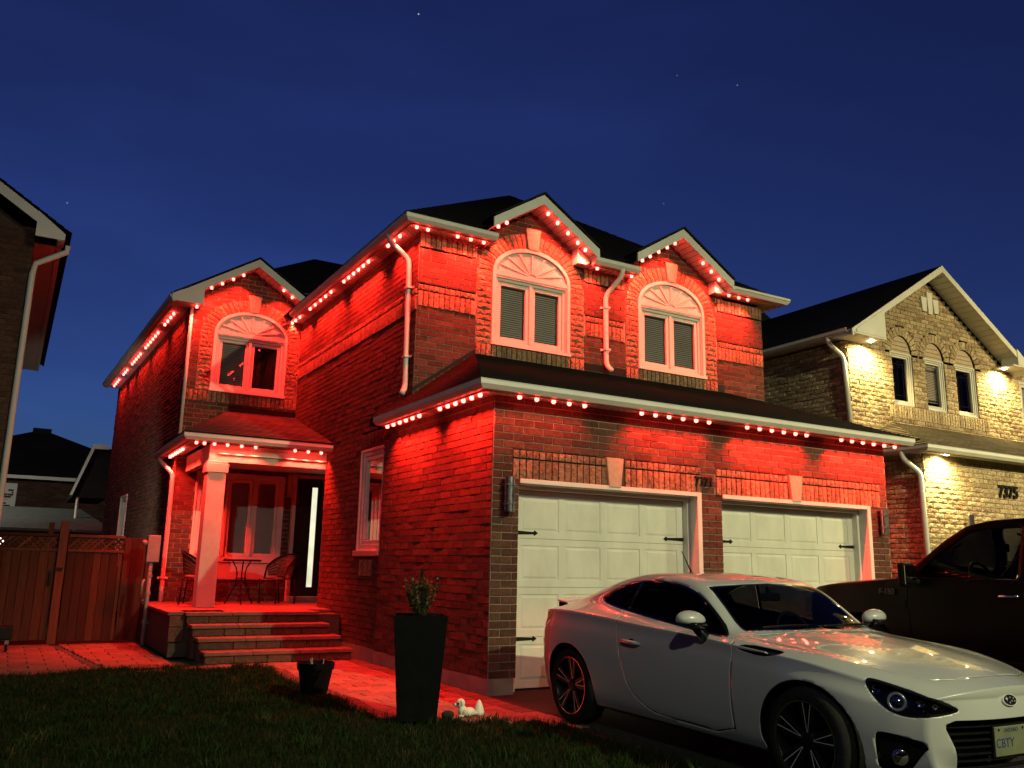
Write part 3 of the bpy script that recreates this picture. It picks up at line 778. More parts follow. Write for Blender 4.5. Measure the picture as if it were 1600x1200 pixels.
# ------------------------------------------------------------------ garage doors
def garage_door(d, handle=False):
    x0, x1 = d; z1 = DH; mb = MB(); r = .22
    # aluminium-clad jambs, head and brick mould
    mb.box(x0, x0+.035, .10, r+.06, 0, z1); mb.box(x1-.035, x1, -.012, r+.06, 0, z1); mb.box(x0+.035, x1-.035, -.012, r+.06, z1-.035, z1)
    mb.box(x0+.035, x0+.075, r*.62, r+.06, 0, z1-.035); mb.box(x1-.075, x1-.035, r*.62, r+.06, 0, z1-.035); mb.box(x0+.075, x1-.075, r*.62, r+.06, z1-.075, z1-.035)
    mb.box(x1-.055, x1+.012, -.035, -.0125, 0, z1+.02); mb.box(x0, x1-.0555, -.035, -.0125, z1-.03, z1+.02)
    g = mb.build('garage_door', M['trim'], house, bevel=.004)
    a, b = x0+.076, x1-.076; h = (z1-.078-.02)/4
    for k in range(4):
        zb = .02+k*h; zt_ = zb+h-.004; s = MB(); cols = 4; m = .10; gap = .085
        wv = (b-a-2*m-(cols-1)*gap)/cols; yb = r+.008
        # slab with real recessed panel grooves
        xs = [a]; 
        s.box(a, b, r+.0155, r+.055, zb, zt_)
        s.box(a, b, yb, r+.0155, zb, zb+.075); s.box(a, b, yb, r+.0155, zt_-.075, zt_)
        xx = a
        for c in range(cols+1):
            x_e = (a+m+c*(wv+gap)) if c < cols else b
            s.box(xx, x_e, yb, r+.0155, zb+.075, zt_-.075); xx = x_e+wv
        for c in range(cols):
            p0 = a+m+c*(wv+gap); q = .018
            f0 = [(p0+q, r+.0150, zb+.075+q), (p0+wv-q, r+.0150, zb+.075+q), (p0+wv-q, r+.0150, zt_-.075-q), (p0+q, r+.0150, zt_-.075-q)]
            e = .022
            f1 = [(p0+q+e, r+.0088, zb+.075+q+e), (p0+wv-q-e, r+.0088, zb+.075+q+e), (p0+wv-q-e, r+.0088, zt_-.075-q-e), (p0+q+e, r+.0088, zt_-.075-q-e)]
            s.poly(f1)
            for i in range(4): s.quad(f0[i], f0[(i+1) % 4], f1[(i+1) % 4], f1[i])
        s.build('door_section', M['doorpaint'], g)
    for zz in (1.67, .53):
        for sg, xe in ((1, a), (-1, b)):
            s = MB(); y = r-.004
            pts = [(xe, zz-.022), (xe+sg*.26, zz-.012), (xe+sg*.27, zz-.03), (xe+sg*.315, zz), (xe+sg*.27, zz+.03), (xe+sg*.26, zz+.012), (xe, zz+.022)]
            P = [(p[0], y, p[1]) for p in pts]
            if sg < 0: P = P[::-1]
            s.prism(P, (0, .014, 0)); s.build('hinge_strap', M['black'], g, bevel=.003, seg=1)
    s = MB(); s.box(a, b, r-.002, r+.05, 0, .018); s.build('weather_strip', M['black'], g)
    return g
garage_door(D1); garage_door(D2)

# wall lights: open half cylinders of brushed steel, switched off
def sconce(x, z0, z1):
    mb = MB(); mb.box(x-.05, x+.05, -.018, -.012, z0+.02, z1-.02); root = mb.build('wall_light', M['black'], house)
    s = MB(); s.lathe([(.052, 0), (.055, 0), (.055, z1-z0), (.052, z1-z0)], (x, -.085, z0), 24); s.build('shade', M['steel'], root, smooth=False)
    for zz in (z1-.09, z0+.075):
        s = MB(); s.box(x-.058, x+.058, -.145, -.03, zz, zz+.012); s.build('bracket', M['steel'], root)
sconce(.165, 1.87, 2.24); sconce(6.33, 1.86, 2.20)
# house number between the two garage doors
text_mesh('7371', 'house_number', .155, .010, M['black'], house, (2.84, -.028, 2.33), (PI/2, 0, 0), bold=.004)

# ------------------------------------------------------------------ porch
mb = MB(); mb.box(-1.83, UX0-.005, 5.94, 6.06, 2.84, pz-.125); mb.box(-1.83, -1.71, 6.06, BY-.015, 2.84, pz-.125); mb.build('porch_beam', M['stucco'], house)
mb = MB(); mb.box(-1.71, 1.3, 5.9, 8.1, 2.955, 2.975); mb.build('porch_ceiling', M['soffit'], house)
mb = MB(); mb.box(-1.845, -1.565, 5.88, 6.16, PZ, 2.66); post = mb.build('porch_post', M['stucco'], house, bevel=.008)
mb = MB(); mb.box(-1.87, -1.54, 5.855, 6.185, 2.66, 2.80); mb.box(-1.855, -1.555, 5.87, 6.17, 2.80, 2.84); mb.build('capital', M['stucco'], post, bevel=.006)
# entry door with a lit frosted strip, set back behind the side wall
mb = MB(); mb.box(.10, .165, 7.90, 8.02, PZ, 2.93); mb.box(1.10, 1.16, 7.90, 8.02, PZ, 2.93); mb.box(.165, 1.10, 7.90, 8.02, 2.86, 2.93); mb.box(.02, 1.3, 8.02, 8.1, 2.5, 3.0)
mb.box(1.16, 1.35, 7.95, 8.1, PZ, 3.0); fr_ = mb.build('entry_door', M['stucco'], house, bevel=.004)
mb = MB(); mb.box(.168, .468, 7.93, 7.98, PZ+.03, 2.857); mb.box(.578, 1.097, 7.93, 7.98, PZ+.03, 2.857); mb.box(.468, .578, 7.93, 7.98, PZ+.03, .86); mb.box(.468, .578, 7.93, 7.98, 2.70, 2.857); mb.build('door_leaf', M['door_dark'], fr_)
mb = MB(); mb.box(.469, .577, 7.95, 7.96, .861, 2.699); mb.build('door_glass', M['frosted_lit'], fr_)
mb = MB(); mb.tube([(.70, 7.93, 1.2), (.70, 7.88, 1.2), (.70, 7.88, 2.1), (.70, 7.93, 2.1)], .014, 8); mb.build('pull_handle', M['steel'], fr_)
mb = MB(); mb.box(.10, 1.16, 7.72, 7.9, PZ, PZ+.10); mb.build('threshold', M['concrete'], fr_, bevel=.01)
mb = MB(); mb.box(1.30, 1.34, 5.8, 8.1, PZ, 3.0); mb.box(UX0, 1.34, 5.93, 5.952, PZ, 3.0); mb.build('recess_wall', M['dark_mortar'], house)

# steps and platform, faced with stone blocks under overhanging treads
porch = thing('porch_steps', 'four broad stone steps up to the raised porch slab beside the brick side wall', 'steps', (-1.1, 5.0, 0))
TREAD = noisy('tread_stone', (.12, .060, .047), (.19, .10, .08), 9, (.75, .9), .3, 70)
RISER = brick_mat('riser_stone', bump=.7, bscale=40, bdist=.01)
def riser_row(x0, x1, y, z0, z1):
    x = x0
    while x < x1-.02:
        b = min(x1, x+random.uniform(.28, .46)); 
        if x1-b < .12: b = x1
        m = MB(); k = random.uniform(.75, 1.2); m.box(x+.004, b-.004, y+random.uniform(-.004, .004), y+.12, z0+.003, z1-.003, (.115*k, .052*k, .035*k)); m.build('riser_block', RISER, porch, bevel=.006, seg=1); x = b
for i in range(4):
    y = 3.70+.30*i; z = .15*i; xl, xr = -2.09-.035*i, -.10-.075*i
    riser_row(xl+.02, xr-.01, y+.03, z, z+.10)
    x = xl
    y2 = y+.36 if i < 3 else 5.2
    while x < xr-.02:
        b = min(xr, x+.62)
        if xr-b < .2: b = xr
        m = MB(); m.box(x+.002, b-.002, y, y2, z+.10, z+.15); m.build('tread', TREAD, porch, bevel=.010, seg=2); x = b
mb = MB()
for i in range(3): mb.box(-2.05-.035*i, -.16-.075*i, 3.84+.30*i, 4.12+.30*i+.08, 0, .10+.15*i-.001)
mb.box(-2.36, .05, 4.78, 8.02, 0, .55); mb.box(.06, 1.3, 5.96, 8.02, 0, .55); mb.build('core', M['dark_mortar'], porch)
for x0, x1, y0, y1 in ((-2.40, -1.62, 4.76, 8.02), (-1.618, -.80, 5.203, 8.02), (-.798, .055, 5.203, 8.02), (.06, 1.3, 5.96, 8.02)):
    m = MB(); m.box(x0, x1, y0, y1, .551, .60); m.build('slab', TREAD, porch, bevel=.008)
riser_row(-2.38, -2.17, 4.74, .40, .545); riser_row(-2.38, -2.17, 4.74, .2, .40)

# ------------------------------------------------------------------ red bulbs under the eaves
LEDS = []
gx = [.2, .42, .64, .85, 1.06, 1.88, 2.09, 2.30, 2.52, 2.73, 2.94, 3.59, 3.81, 4.03, 4.25, 4.47, 4.68, 5.37, 5.59, 5.82, 6.05, 6.28, 6.51]
LEDS += [(x, -.205, ZG-.022, (0, .25, -1)) for x in gx]
LEDS += [(-.205, y, ZG-.022, (.25, 0, -1)) for y in (2.59, 2.38, 2.17, 1.97, 1.76, 1.55, .96, .75, .55, .35, .15, -.05)]
LEDS += [(-.135, y, ZU-.022, (.25, 0, -1)) for y in (3.9, 4.12, 4.34, 4.56, 4.79, 5.02, 5.68, 5.97, 6.25, 6.56, 6.86, 7.5, 7.78, 8.0, 3.1, 2.88, 2.66)]
LEDS += [(x, 2.215, ZU-.022, (0, .25, -1)) for x in (-.07, .10, .56, .77, .98, 2.98, 3.65)]
LEDS += [(x, 2.215, ZU+.038, (0, .25, -1)) for x in (5.74, 5.97, 6.18)]
for (c, za, sl), yy, xs in ((G1, 2.14, (1.17, 1.31, 2.02, 2.19, 2.38, 2.56, 2.70)), (G2, 2.14, (3.81, 3.97, 4.15, 4.33, 4.50, 5.10, 5.28, 5.45)), (GB, 7.76, (-1.73, -1.55, -1.36, -1.18, -.41, -.24))):
    LEDS += [(x, yy, za-sl*abs(x-c)-.03, (0, .25, -1)) for x in xs]
LEDS.append((-1.95, 7.80, ZU-.055, (0, .3, -1)))
for y in (8.65, 8.95, 9.25, 9.55, 10.3, 10.6, 10.9, 11.2, 11.5, 11.8, 12.5, 12.8, 13.1, 13.4, 13.7, 14.5, 14.8, 15.1, 15.9, 16.2, 16.5, 16.8):
    LEDS.append((-2.20-.0258*(y-BY), y, ZU-.022, (.25, 0, -1)))
LEDS += [(x, 5.80, pz-.145, (0, .12, -1)) for x in (-2.07, -1.95, -1.80, -1.60, -1.38, -1.16, -.52, -.30, -.08)]
LEDS += [(-2.10, y, pz-.145, (.2, 0, -1)) for y in (8.08, 7.81, 7.55, 7.3, 7.05, 6.81)]
strip = MB(); strip.box(GX1+fo-.03, GX1+fo-.02, 0, .01, 3.12, 3.13)
led_root = strip.build('bulb_string', M['trim'], house)
bulb0 = None
LED_W = 110.0
def led_gain(x, y, z):
    if z < 3.4 and y > 5: return 1.3                                  # porch
    if z < 3.4 and y > -.2 and x < 0: return .95                     # garage side
    if z < 3.4: return .12 if x < 1.3 else .42 if x < 3.1 else 1.0 if x < 5 else 1.3
    if x < -2.1: return .45                                          # side yard eave
    if x < 0 and y < 8.1 and y > 2.5 and x > -.2: return 1.15         # upper side eave
    return 2.1                                                       # upper front and gables
for i, (x, y, z, d) in enumerate(LEDS):
    if bulb0 is None:
        m = MB(); pr_ = [(.0, -.026), (.014, -.023), (.023, -.014), (.025, 0), (.021, .012), (.022, .022), (0, .022)]; m.lathe(pr_, (0, 0, 0), 12)
        bulb0 = m.build('bulb', M['led'], None, smooth=True); bulb0.parent = led_root; b = bulb0
    else:
        b = bulb0.copy(); COL.objects.link(b)
    b.location = (x, y, z)
    point_light('SPOT', 'bulb_beam', (x, y, z-.035), LED_W*led_gain(x, y, z), (1.0, .022, .012), led_root, size=.02, spot=112, blend=.7, target=(x+d[0], y+d[1], z+d[2]))
# ================================================================== GROUND
SOIL = noisy('lawn_soil', (.012, .016, .006), (.022, .026, .010), 3, (.95, 1), .4, 60)
m = MB(); m.box(-70, 70, -70, 70, -.30, -.06); structure(m.build('ground', SOIL))
ASPH = noisy('asphalt', (.020, .019, .019), (.045, .043, .042), 30, (.75, .92), .5, 220, bdist=.006)
m = MB(); m.hexa([(-.18, -14, -.2), (8.4, -14, -.2), (8.4, .4, -.2), (-.18, .4, -.2), (-.18, -14, -.073), (8.4, -14, -.073), (8.4, .4, -.0), (-.18, .4, -.0)]); structure(m.build('driveway', ASPH))
m = MB(); m.box(-70, 70, -22, -14.02, -.06, -.05); structure(m.build('road', ASPH))
# lawn: slightly humped soil carrying blades of grass
def lawn_edge_x(y):      # right-hand limit of the lawn against walk and drive
    if y > 3.3: return -2.15
    if y > -.75: return -1.52+.03*math.sin(y*5)
    if y > -1.6: return -1.45+(-.75-y)/.85*1.22
    return -.215
def lawn_top_y(x):       # far limit of the lawn against the patio
    return 3.45+.14*math.sin(x*2.3+1.0)+.1*math.sin(x*5.1)
def lawn_h(x, y): return .012+.018*math.sin(x*1.3+y*.7)+.012*math.sin(x*3.1-y*2.2)
m = MB(); gs = .25
for i in range(60):
    for j in range(52):
        xa, ya = -14+i*gs, -9.3+j*gs
        q = []
        for xx, yy in ((xa, ya), (xa+gs, ya), (xa+gs, ya+gs), (xa, ya+gs)):
            yy2 = min(yy, lawn_top_y(xx)) if yy > 3 else yy
            xx2 = min(xx, lawn_edge_x(yy2)); q.append((xx2, yy2, lawn_h(xx2, yy2)-.02))
        if q[0][0] >= q[1][0]-1e-4 and q[3][0] >= q[2][0]-1e-4: continue
        if q[0][1] >= q[3][1]-1e-4 and q[1][1] >= q[2][1]-1e-4: continue
        m.quad(*q)
structure(m.build('lawn', SOIL, None, smooth=True))
GR = bpy.data.materials.new('grass_blade'); GR.use_nodes = True
gb = GR.node_tree.nodes['Principled BSDF']; gb.inputs['Roughness'].default_value = .65; gb.inputs['Specular IOR Level'].default_value = .06
ga = GR.node_tree.nodes.new('ShaderNodeAttribute'); ga.attribute_name = 'tone'; GR.node_tree.links.new(ga.outputs['Color'], gb.inputs['Base Color'])
def grass(n, x0, x1, y0, y1, hmin, hmax, wid, near=None):
    X = rng.uniform(x0, x1, n); Y = rng.uniform(y0, y1, n)
    keep = np.array([x < lawn_edge_x(y)-.01 and y < lawn_top_y(x)-.01 for x, y in zip(X, Y)])
    if near is not None:
        dd = np.hypot(X-CAM_POS[0], Y-CAM_POS[1]); keep &= (dd > near[0]) & (dd <= near[1])
    X, Y = X[keep], Y[keep]; n = len(X)
    patch = .5+.5*np.sin(X*1.7+2*np.sin(Y*.9))*np.sin(Y*1.3+X*.6)
    h = rng.uniform(hmin, hmax, n)*(.75+.5*patch); a = rng.uniform(0, 2*PI, n); lean = rng.uniform(.1, .7, n)*h; la = rng.uniform(0, 2*PI, n)
    z = np.array([lawn_h(x, y) for x, y in zip(X, Y)])-.022; w = wid*rng.uniform(.7, 1.4, n)
    dx, dy = np.cos(a)*w/2, np.sin(a)*w/2; lx, ly = np.cos(la)*lean, np.sin(la)*lean
    V = np.empty((n, 5, 3))
    V[:, 0] = np.c_[X-dx, Y-dy, z]; V[:, 1] = np.c_[X+dx, Y+dy, z]
    V[:, 2] = np.c_[X+dx*.8+lx*.35, Y+dy*.8+ly*.35, z+h*.55]; V[:, 3] = np.c_[X-dx*.8+lx*.35, Y-dy*.8+ly*.35, z+h*.55]
    V[:, 4] = np.c_[X+lx, Y+ly, z+h*.97]
    base = (np.arange(n)*5)[:, None]
    loops = (base+np.array([[0, 1, 2, 3, 3, 2, 4]])).ravel()
    tot = np.tile([4, 3], n); start = np.concatenate([[0], np.cumsum(tot)[:-1]])
    me = bpy.data.meshes.new('grass'); me.vertices.add(n*5); me.vertices.foreach_set('co', V.ravel())
    me.loops.add(len(loops)); me.loops.foreach_set('vertex_index', loops.astype(np.int32))
    me.polygons.add(len(tot)); me.polygons.foreach_set('loop_start', start.astype(np.int32)); me.polygons.foreach_set('loop_total', tot.astype(np.int32))
    me.update(); me.validate()
    t = rng.uniform(0, 1, n)[:, None]; dry = (rng.uniform(0, 1, n) < .10+.12*patch)[:, None]
    c = np.where(dry, np.array([[.030, .024, .010]]), np.array([[.005, .011, .0025]])*(1-t)+np.array([[.016, .026, .006]])*t)
    c4 = np.c_[c, np.ones(n)]; at = me.color_attributes.new('tone', 'FLOAT_COLOR', 'POINT'); at.data.foreach_set('color', np.repeat(c4, 5, axis=0).ravel())
    me.materials.append(GR); return me
def join_meshes(name, mes, kind):
    o = bpy.data.objects.new(name, mes); COL.objects.link(o); o['kind'] = kind; return o
join_meshes('grass', grass(150000, -7.5, -.1, -7.6, 0.2, .028, .065, .0055), 'stuff')
join_meshes('grass', grass(90000, -9, -.9, 0.0, 4.0, .035, .07, .009), 'stuff')

def tufts(n):
    global lawn_edge_x
    mes = []
    V, Fc, C = [], [], []
    for _ in range(n):
        x, y = random.uniform(-6.5, -.3), random.uniform(-6.8, 3.5)
        if x > lawn_edge_x(y)-.03 or y > lawn_top_y(x)-.03: continue
        g = random.uniform(.6, 1.5); dry = random.random() < .25
        for _k in range(random.randint(18, 46)):
            px, py = x+random.gauss(0, .035), y+random.gauss(0, .035); h = random.uniform(.05, .105); a = random.uniform(0, 6.28); l = random.uniform(.2, .8)*h; b = random.uniform(0, 6.28); w_ = .0035
            z = lawn_h(px, py)-.022; i = len(V)
            V += [(px-w_*math.cos(b), py-w_*math.sin(b), z), (px+w_*math.cos(b), py+w_*math.sin(b), z), (px+l*.4*math.cos(a)+w_*math.cos(b), py+l*.4*math.sin(a)+w_*math.sin(b), z+h*.6), (px+l*.4*math.cos(a)-w_*math.cos(b), py+l*.4*math.sin(a)-w_*math.sin(b), z+h*.6), (px+l*math.cos(a), py+l*math.sin(a), z+h)]
            Fc += [(i, i+1, i+2, i+3), (i+3, i+2, i+4)]; C.append((.035*g, .028*g, .011*g) if dry else (.014*g, .026*g, .006*g))
    me = bpy.data.meshes.new('grass_tufts'); me.from_pydata(V, [], Fc); at = me.color_attributes.new('tone', 'FLOAT_COLOR', 'POINT'); at.data.foreach_set('color', np.repeat(np.c_[np.array(C), np.ones(len(C))], 5, axis=0).ravel()); me.materials.append(GR); return me
join_meshes('grass', tufts(520), 'stuff')
# blades leaning out over the edges of walk and patio
V, Fc, C = [], [], []
for _ in range(5200):
    if random.random() < .62:
        y = random.uniform(-6, 3.3); x = lawn_edge_x(y)+random.gauss(.0, .018)
    else:
        x = random.uniform(-6, -2.1); y = lawn_top_y(x)+random.gauss(0, .025)
    h = random.uniform(.04, .10); a = random.uniform(-.9, 2.2); l = random.uniform(.2, .9)*h; b = random.uniform(0, 6.28); w_ = .004; z = lawn_h(x, y)-.022; i = len(V)
    V += [(x-w_*math.cos(b), y-w_*math.sin(b), z), (x+w_*math.cos(b), y+w_*math.sin(b), z), (x+l*math.cos(a), y+l*math.sin(a), z+h)]; Fc.append((i, i+1, i+2)); g = random.uniform(.6, 1.4); C.append((.015*g, .024*g, .006*g))
me = bpy.data.meshes.new('grass_edge'); me.from_pydata(V, [], Fc); at = me.color_attributes.new('tone', 'FLOAT_COLOR', 'POINT'); at.data.foreach_set('color', np.repeat(np.c_[np.array(C), np.ones(len(C))], 3, axis=0).ravel()); me.materials.append(GR); join_meshes('grass', me, 'stuff')

# walk and patio: real paving stones with open joints
PAVE = brick_mat('paving_stone', bump=.5, bscale=45, bdist=.006, lo=.7, hi=1.2)
pav = MB(); pav.box(-4.7, .0, 3.0, 7.4, -.06, -.032); pav.box(-1.55, -.012, -1.9, 4.0, -.06, -.033); walkway = structure(pav.build('walkway', noisy('joint_sand', (.035, .03, .026), (.06, .05, .042), 40, (.95, 1))))
def paver(x0, x1, y0, y1, tone, h=0.0, rot=0):
    m = MB(); k = random.uniform(.8, 1.18); g = .005; m.box(x0+g, x1-g, y0+g, y1-g, -.032, h+random.uniform(-.003, .003), tuple(c*k for c in tone)); m.build('paver', PAVE, walkway, bevel=.006, seg=1)
P1, P2 = (.24, .135, .105), (.12, .065, .052)
# garden walk: dark soldier borders, pale field
y = -1.85; row = 0
while y < 3.68:
    h_ = .21; xe = lawn_edge_x(y+.1)+.02
    if xe < -.95:
        paver(xe-.0, xe+.19, y, y+h_, P2); paver(-.23, -.02, y, y+h_, P2)
        x = xe+.19; x -= (row % 2)*.16; s = []
        while x < -.23:
            a, b = max(x, xe+.19), min(x+.33, -.23)
            if b-a > .04: paver(a, b, y, y+h_, P1)
            x += .33
    else:
        x = xe+.03
        while x < -.05:
            b = min(x+.33, -.02)
            if b-x > .05: paver(x, b, y, y+h_, P1)
            x += .33
    y += h_; row += 1
P1 = (.165, .085, .065)
# patio in front of the gate, with a dark strip of stones at an angle
y = 3.25; row = 0
while y < 7.25:
    h_ = .27; x = -4.65-(row % 2)*.2
    while x < -2.42:
        b = x+.41; a = x
        if y < 3.68 and a > -2.5: pass
        cxm, cym = (a+b)/2, y+h_/2
        strip_x = -3.62+(7.2-cym)*.10
        if y+h_ > lawn_top_y(cxm)-.1:
            if a < strip_x-.06 and b > strip_x+.06:
                if strip_x-.06-a > .05: paver(a, strip_x-.06, y, y+h_, P1)
                if b-strip_x-.06 > .05: paver(strip_x+.06, b, y, y+h_, P1)
            elif abs(a-strip_x) < .06: paver(strip_x+.06, b, y, y+h_, P1)
            elif abs(b-strip_x) < .06: paver(a, strip_x-.06, y, y+h_, P1)
            else: paver(a, min(b, -2.41), y, y+h_, P1)
        x += .41
    y += h_; row += 1
k = 0; y = 3.4
while y < 7.2:
    sx = -3.62+(7.2-y)*.10; m = MB(); m.box(sx-.05, sx+.05, y+.006, y+.115, -.032, -.012, random.choice([(.05, .045, .04), (.07, .06, .055), (.45, .42, .4) if random.random() < .15 else (.05, .05, .05)])); m.build('edging_stone', PAVE, walkway, bevel=.012, seg=2); y += .12
# paved gap between walk and steps
for i in range(6):
    paver(-2.4+.40*i, -2.0+.40*i, 3.45, 3.69, P1) if -2.4+.4*i < -1.6 else None

# ================================================================== SIDE GATE
gate = thing('board_gate', 'tall cedar board gate with a lattice top across the side yard', 'gate', (-3.4, 7.3, 0))
GY = 7.30
def boards(x0, x1, y, z0, z1, wd=.128):
    x = x0
    while x < x1-.02:
        b = min(x+wd*random.uniform(.9, 1.1), x1); m = MB(); m.box(x+.003, b-.003, y+random.uniform(-.004, .004), y+.022, z0+random.uniform(-.005, .005), z1, CT()); m.build('board', M['cedar'], gate, bevel=.003, seg=1); x = b
boards(-4.60, -3.74, GY, .06, 1.40); boards(-3.58, -2.78, GY+.01, .04, 1.40)
boards(-2.76, -2.42, GY+.06, .03, 1.64, .115)
def lattice(x0, x1, y, z0, z1):
    h = z1-z0; st = .085; w_ = .018
    for sgn, dy in ((1, 0), (-1, .010)):
        x = x0-h
        while x < x1+h:
            xa, xb = (x, x+h) if sgn > 0 else (x+h, x); za, zb = z0, z1
            # clip the slat to the panel
            t0, t1 = 0.0, 1.0
            for xl, s_ in ((x0, 1), (x1, -1)):
                fa, fb = s_*(xa-xl), s_*(xb-xl)
                if fa < 0 and fb < 0: t0, t1 = 1, 0
                elif fa < 0: t0 = max(t0, fa/(fa-fb))
                elif fb < 0: t1 = min(t1, fa/(fa-fb))
            if t1-t0 > .12:
                p0 = Vector((xa+(xb-xa)*t0, y+dy, za+(zb-za)*t0)); p1 = Vector((xa+(xb-xa)*t1, y+dy, za+(zb-za)*t1)); dv = (p1-p0).normalized(); nn = Vector((dv.z, 0, -dv.x))*w_
                m = MB(); m.prism([p0-nn, p1-nn, p1+nn, p0+nn], (0, .009, 0), CT()); m.build('lattice_slat', M['cedar'], gate)
            x += st
lattice(-4.60, -3.74, GY+.0, 1.44, 1.62); lattice(-3.58, -2.78, GY+.01, 1.44, 1.62)
for x0, x1 in ((-4.60, -3.72), (-3.58, -2.77)):
    for z0, z1, d in ((1.395, 1.44, -.012), (1.62, 1.665, -.02)):
        m = MB(); m.box(x0, x1, GY+d, GY+.04, z0, z1, CT()); m.build('rail', M['cedar'], gate, bevel=.004, seg=1)
for x0, x1, zt_, d in ((-3.72, -3.60, 1.86, -.05), (-2.42, -2.33, 1.66, .02)):
    m = MB(); m.box(x0, x1, GY+d, GY+d+.10, 0, zt_, CT()); m.build('post', M['cedar'], gate, bevel=.006)
m = MB(); m.box(-3.80, -3.765, GY-.035, GY-.004, .88, 1.10); m.build('latch', M['black'], gate, bevel=.008)
m = MB(); m.box(-3.70, -3.62, GY-.08, GY-.055, 1.11, 1.15); m.build('latch_plate', M['black'], gate)
# stub of a post seen over the gate
tf = thing('fence_post', 'short wooden fence post showing above the gate behind it', 'post', (-3.78, 8.4, 0)); m = MB(); m.box(-3.84, -3.76, 8.4, 8.48, 0, 1.88, CT()); m.build('post_shaft', M['cedar'], tf)

# utility meter on its conduit
mt = thing('utility_meter', 'grey electric meter box on a tall conduit between gate and porch', 'meter', (-2.44, 6.75, 0))
GREY = noisy('meter_grey', (.15, .15, .15), (.22, .22, .22), 6, (.5, .65))
m = MB(); m.box(-2.50, -2.31, 6.68, 6.80, 1.26, 1.68); m.build('meter_box', GREY, mt, bevel=.012)
m = MB(); m.tube([(-2.42, 6.74, 0), (-2.42, 6.74, 1.26)], .032, 10); m.build('conduit', GREY, mt, smooth=True)
for z in (.35, .78, 1.05):
    m = MB(); m.tube([(-2.42, 6.74, z-.02), (-2.42, 6.74, z+.02)], .044, 10); m.build('coupling', GREY, mt)
m = MB(); m.lathe([(0, -.05), (.035, -.045), (.045, 0), (.045, .04)], (-2.54, 6.72, 1.56), 14, axis='y'); m.build('meter_dial', GREY, mt, smooth=True)
m = MB(); m.tube([(-2.47, 6.70, .68), (-2.52, 6.70, .66), (-2.52, 6.70, .92), (-2.50, 6.7, 1.0)], .02, 8); m.build('cable_pipe', GREY, mt, smooth=True)
m = MB(); m.tube([(-2.38, 6.74, .32), (-2.33, 6.70, .36), (-2.32, 6.68, .45)], .012, 6); m.build('cable', GREY, mt)

# wheeled cart at the edge of the patio
ct = thing('garden_cart', 'dark low garden cart with a small castor on the patio by the gate', 'cart', (-4.42, 6.3, 0))
m = MB(); m.box(-4.75, -4.20, 6.15, 6.55, .16, .34); m.build('tray', M['black'], ct, bevel=.02)
for x, y in ((-4.26, 6.2), (-4.7, 6.2), (-4.26, 6.5), (-4.7, 6.5)):
    m = MB(); m.lathe([(.0, -.016), (.05, -.016), (.055, -.008), (.055, .008), (.05, .016), (0, .016)], (x, y, .056), 14, axis='x'); w_ = m.build('castor', M['black'], ct, smooth=True)
    m = MB(); m.box(x-.025, x+.025, y-.02, y+.02, .10, .17); m.build('fork', M['steel'], w_)
m = MB(); m.tube([(-4.72, 6.35, .3), (-4.78, 6.35, .8)], .014, 8); m.build('handle', M['black'], ct)

# ================================================================== PORCH FURNITURE
RATTAN = noisy('woven_rattan', (.055, .035, .028), (.11, .075, .06), 60, (.6, .8), .6, 160)
def wicker_chair():
    t = thing('bistro_chair', 'left of the two woven chairs, half hidden by the porch post', 'chair', (0, 0, 0), 0, 'bistro chairs on the porch')
    for sx in (-1, 1):
        m = MB(); m.tube([(sx*.20, -.20, 0), (sx*.215, -.21, .42)], .013, 8); m.build('leg', M['black'], t, smooth=True)
        m = MB(); m.tube([(sx*.19, .24, 0), (sx*.20, .20, .42)], .013, 8); m.build('leg', M['black'], t, smooth=True)
    m = MB(); m.lathe([(0, .43), (.19, .43), (.215, .44), (.225, .425), (.215, .41), (0, .41)], (0, 0, 0), 20); m.build('seat', RATTAN, t, smooth=True)
    # barrel back that runs round into the arms
    m = MB(); n = 16; rad = .27
    for i in range(n):
        a0, a1 = PI*(-.02+1.04*i/n), PI*(-.02+1.04*(i+1)/n)
        def q(a, z): r = rad*(.86+.2*(z-.45)/.37); return (r*math.cos(a), r*math.sin(a)*1.0+.0, z)
        z0 = lambda a: .47; z1 = lambda a: .62+.21*max(0, math.sin(a))**.8
        for sl in range(5):
            u0, u1 = sl/5, (sl+.86)/5
            zz = lambda a, u: z0(a)+(z1(a)-z0(a))*u
            m.quad(q(a0, zz(a0, u0)), q(a1, zz(a1, u0)), q(a1, zz(a1, u1)), q(a0, zz(a0, u1)))
    m.build('backrest', RATTAN, t, kind=None)
    m = MB(); path = []
    for i in range(21):
        a = PI*(-.03+1.06*i/20); r = rad*(.86+.2*((.62+.21*max(0, math.sin(a))**.8)-.45)/.37)
        path.append((r*math.cos(a), r*math.sin(a), .63+.21*max(0, math.sin(a))**.8))
    path = [(path[0][0]*.95, path[0][1]-.06, .42)]+path+[(path[-1][0]*.95, path[-1][1]-.06, .42)]
    m.tube(path, .016, 8); m.build('arm_rail', M['black'], t, smooth=True)
    return t
ch = wicker_chair(); ch.location = (-1.62, 7.05, PZ); ch.rotation_euler = (0, 0, math.radians(70))
copy_tree(ch, (-.28, 7.15, PZ), math.radians(-62), 'woven chair right of the porch table, nearer the entry door', 'bistro chairs on the porch')
tb = thing('bistro_table', 'small round dark metal table between the two porch chairs', 'table', (-.93, 7.05, PZ))
m = MB(); m.lathe([(0, .70), (.30, .70), (.315, .715), (.315, .725), (.30, .735), (0, .735)], (-.93, 7.05, PZ), 28); m.build('tabletop', M['black'], tb, smooth=False)
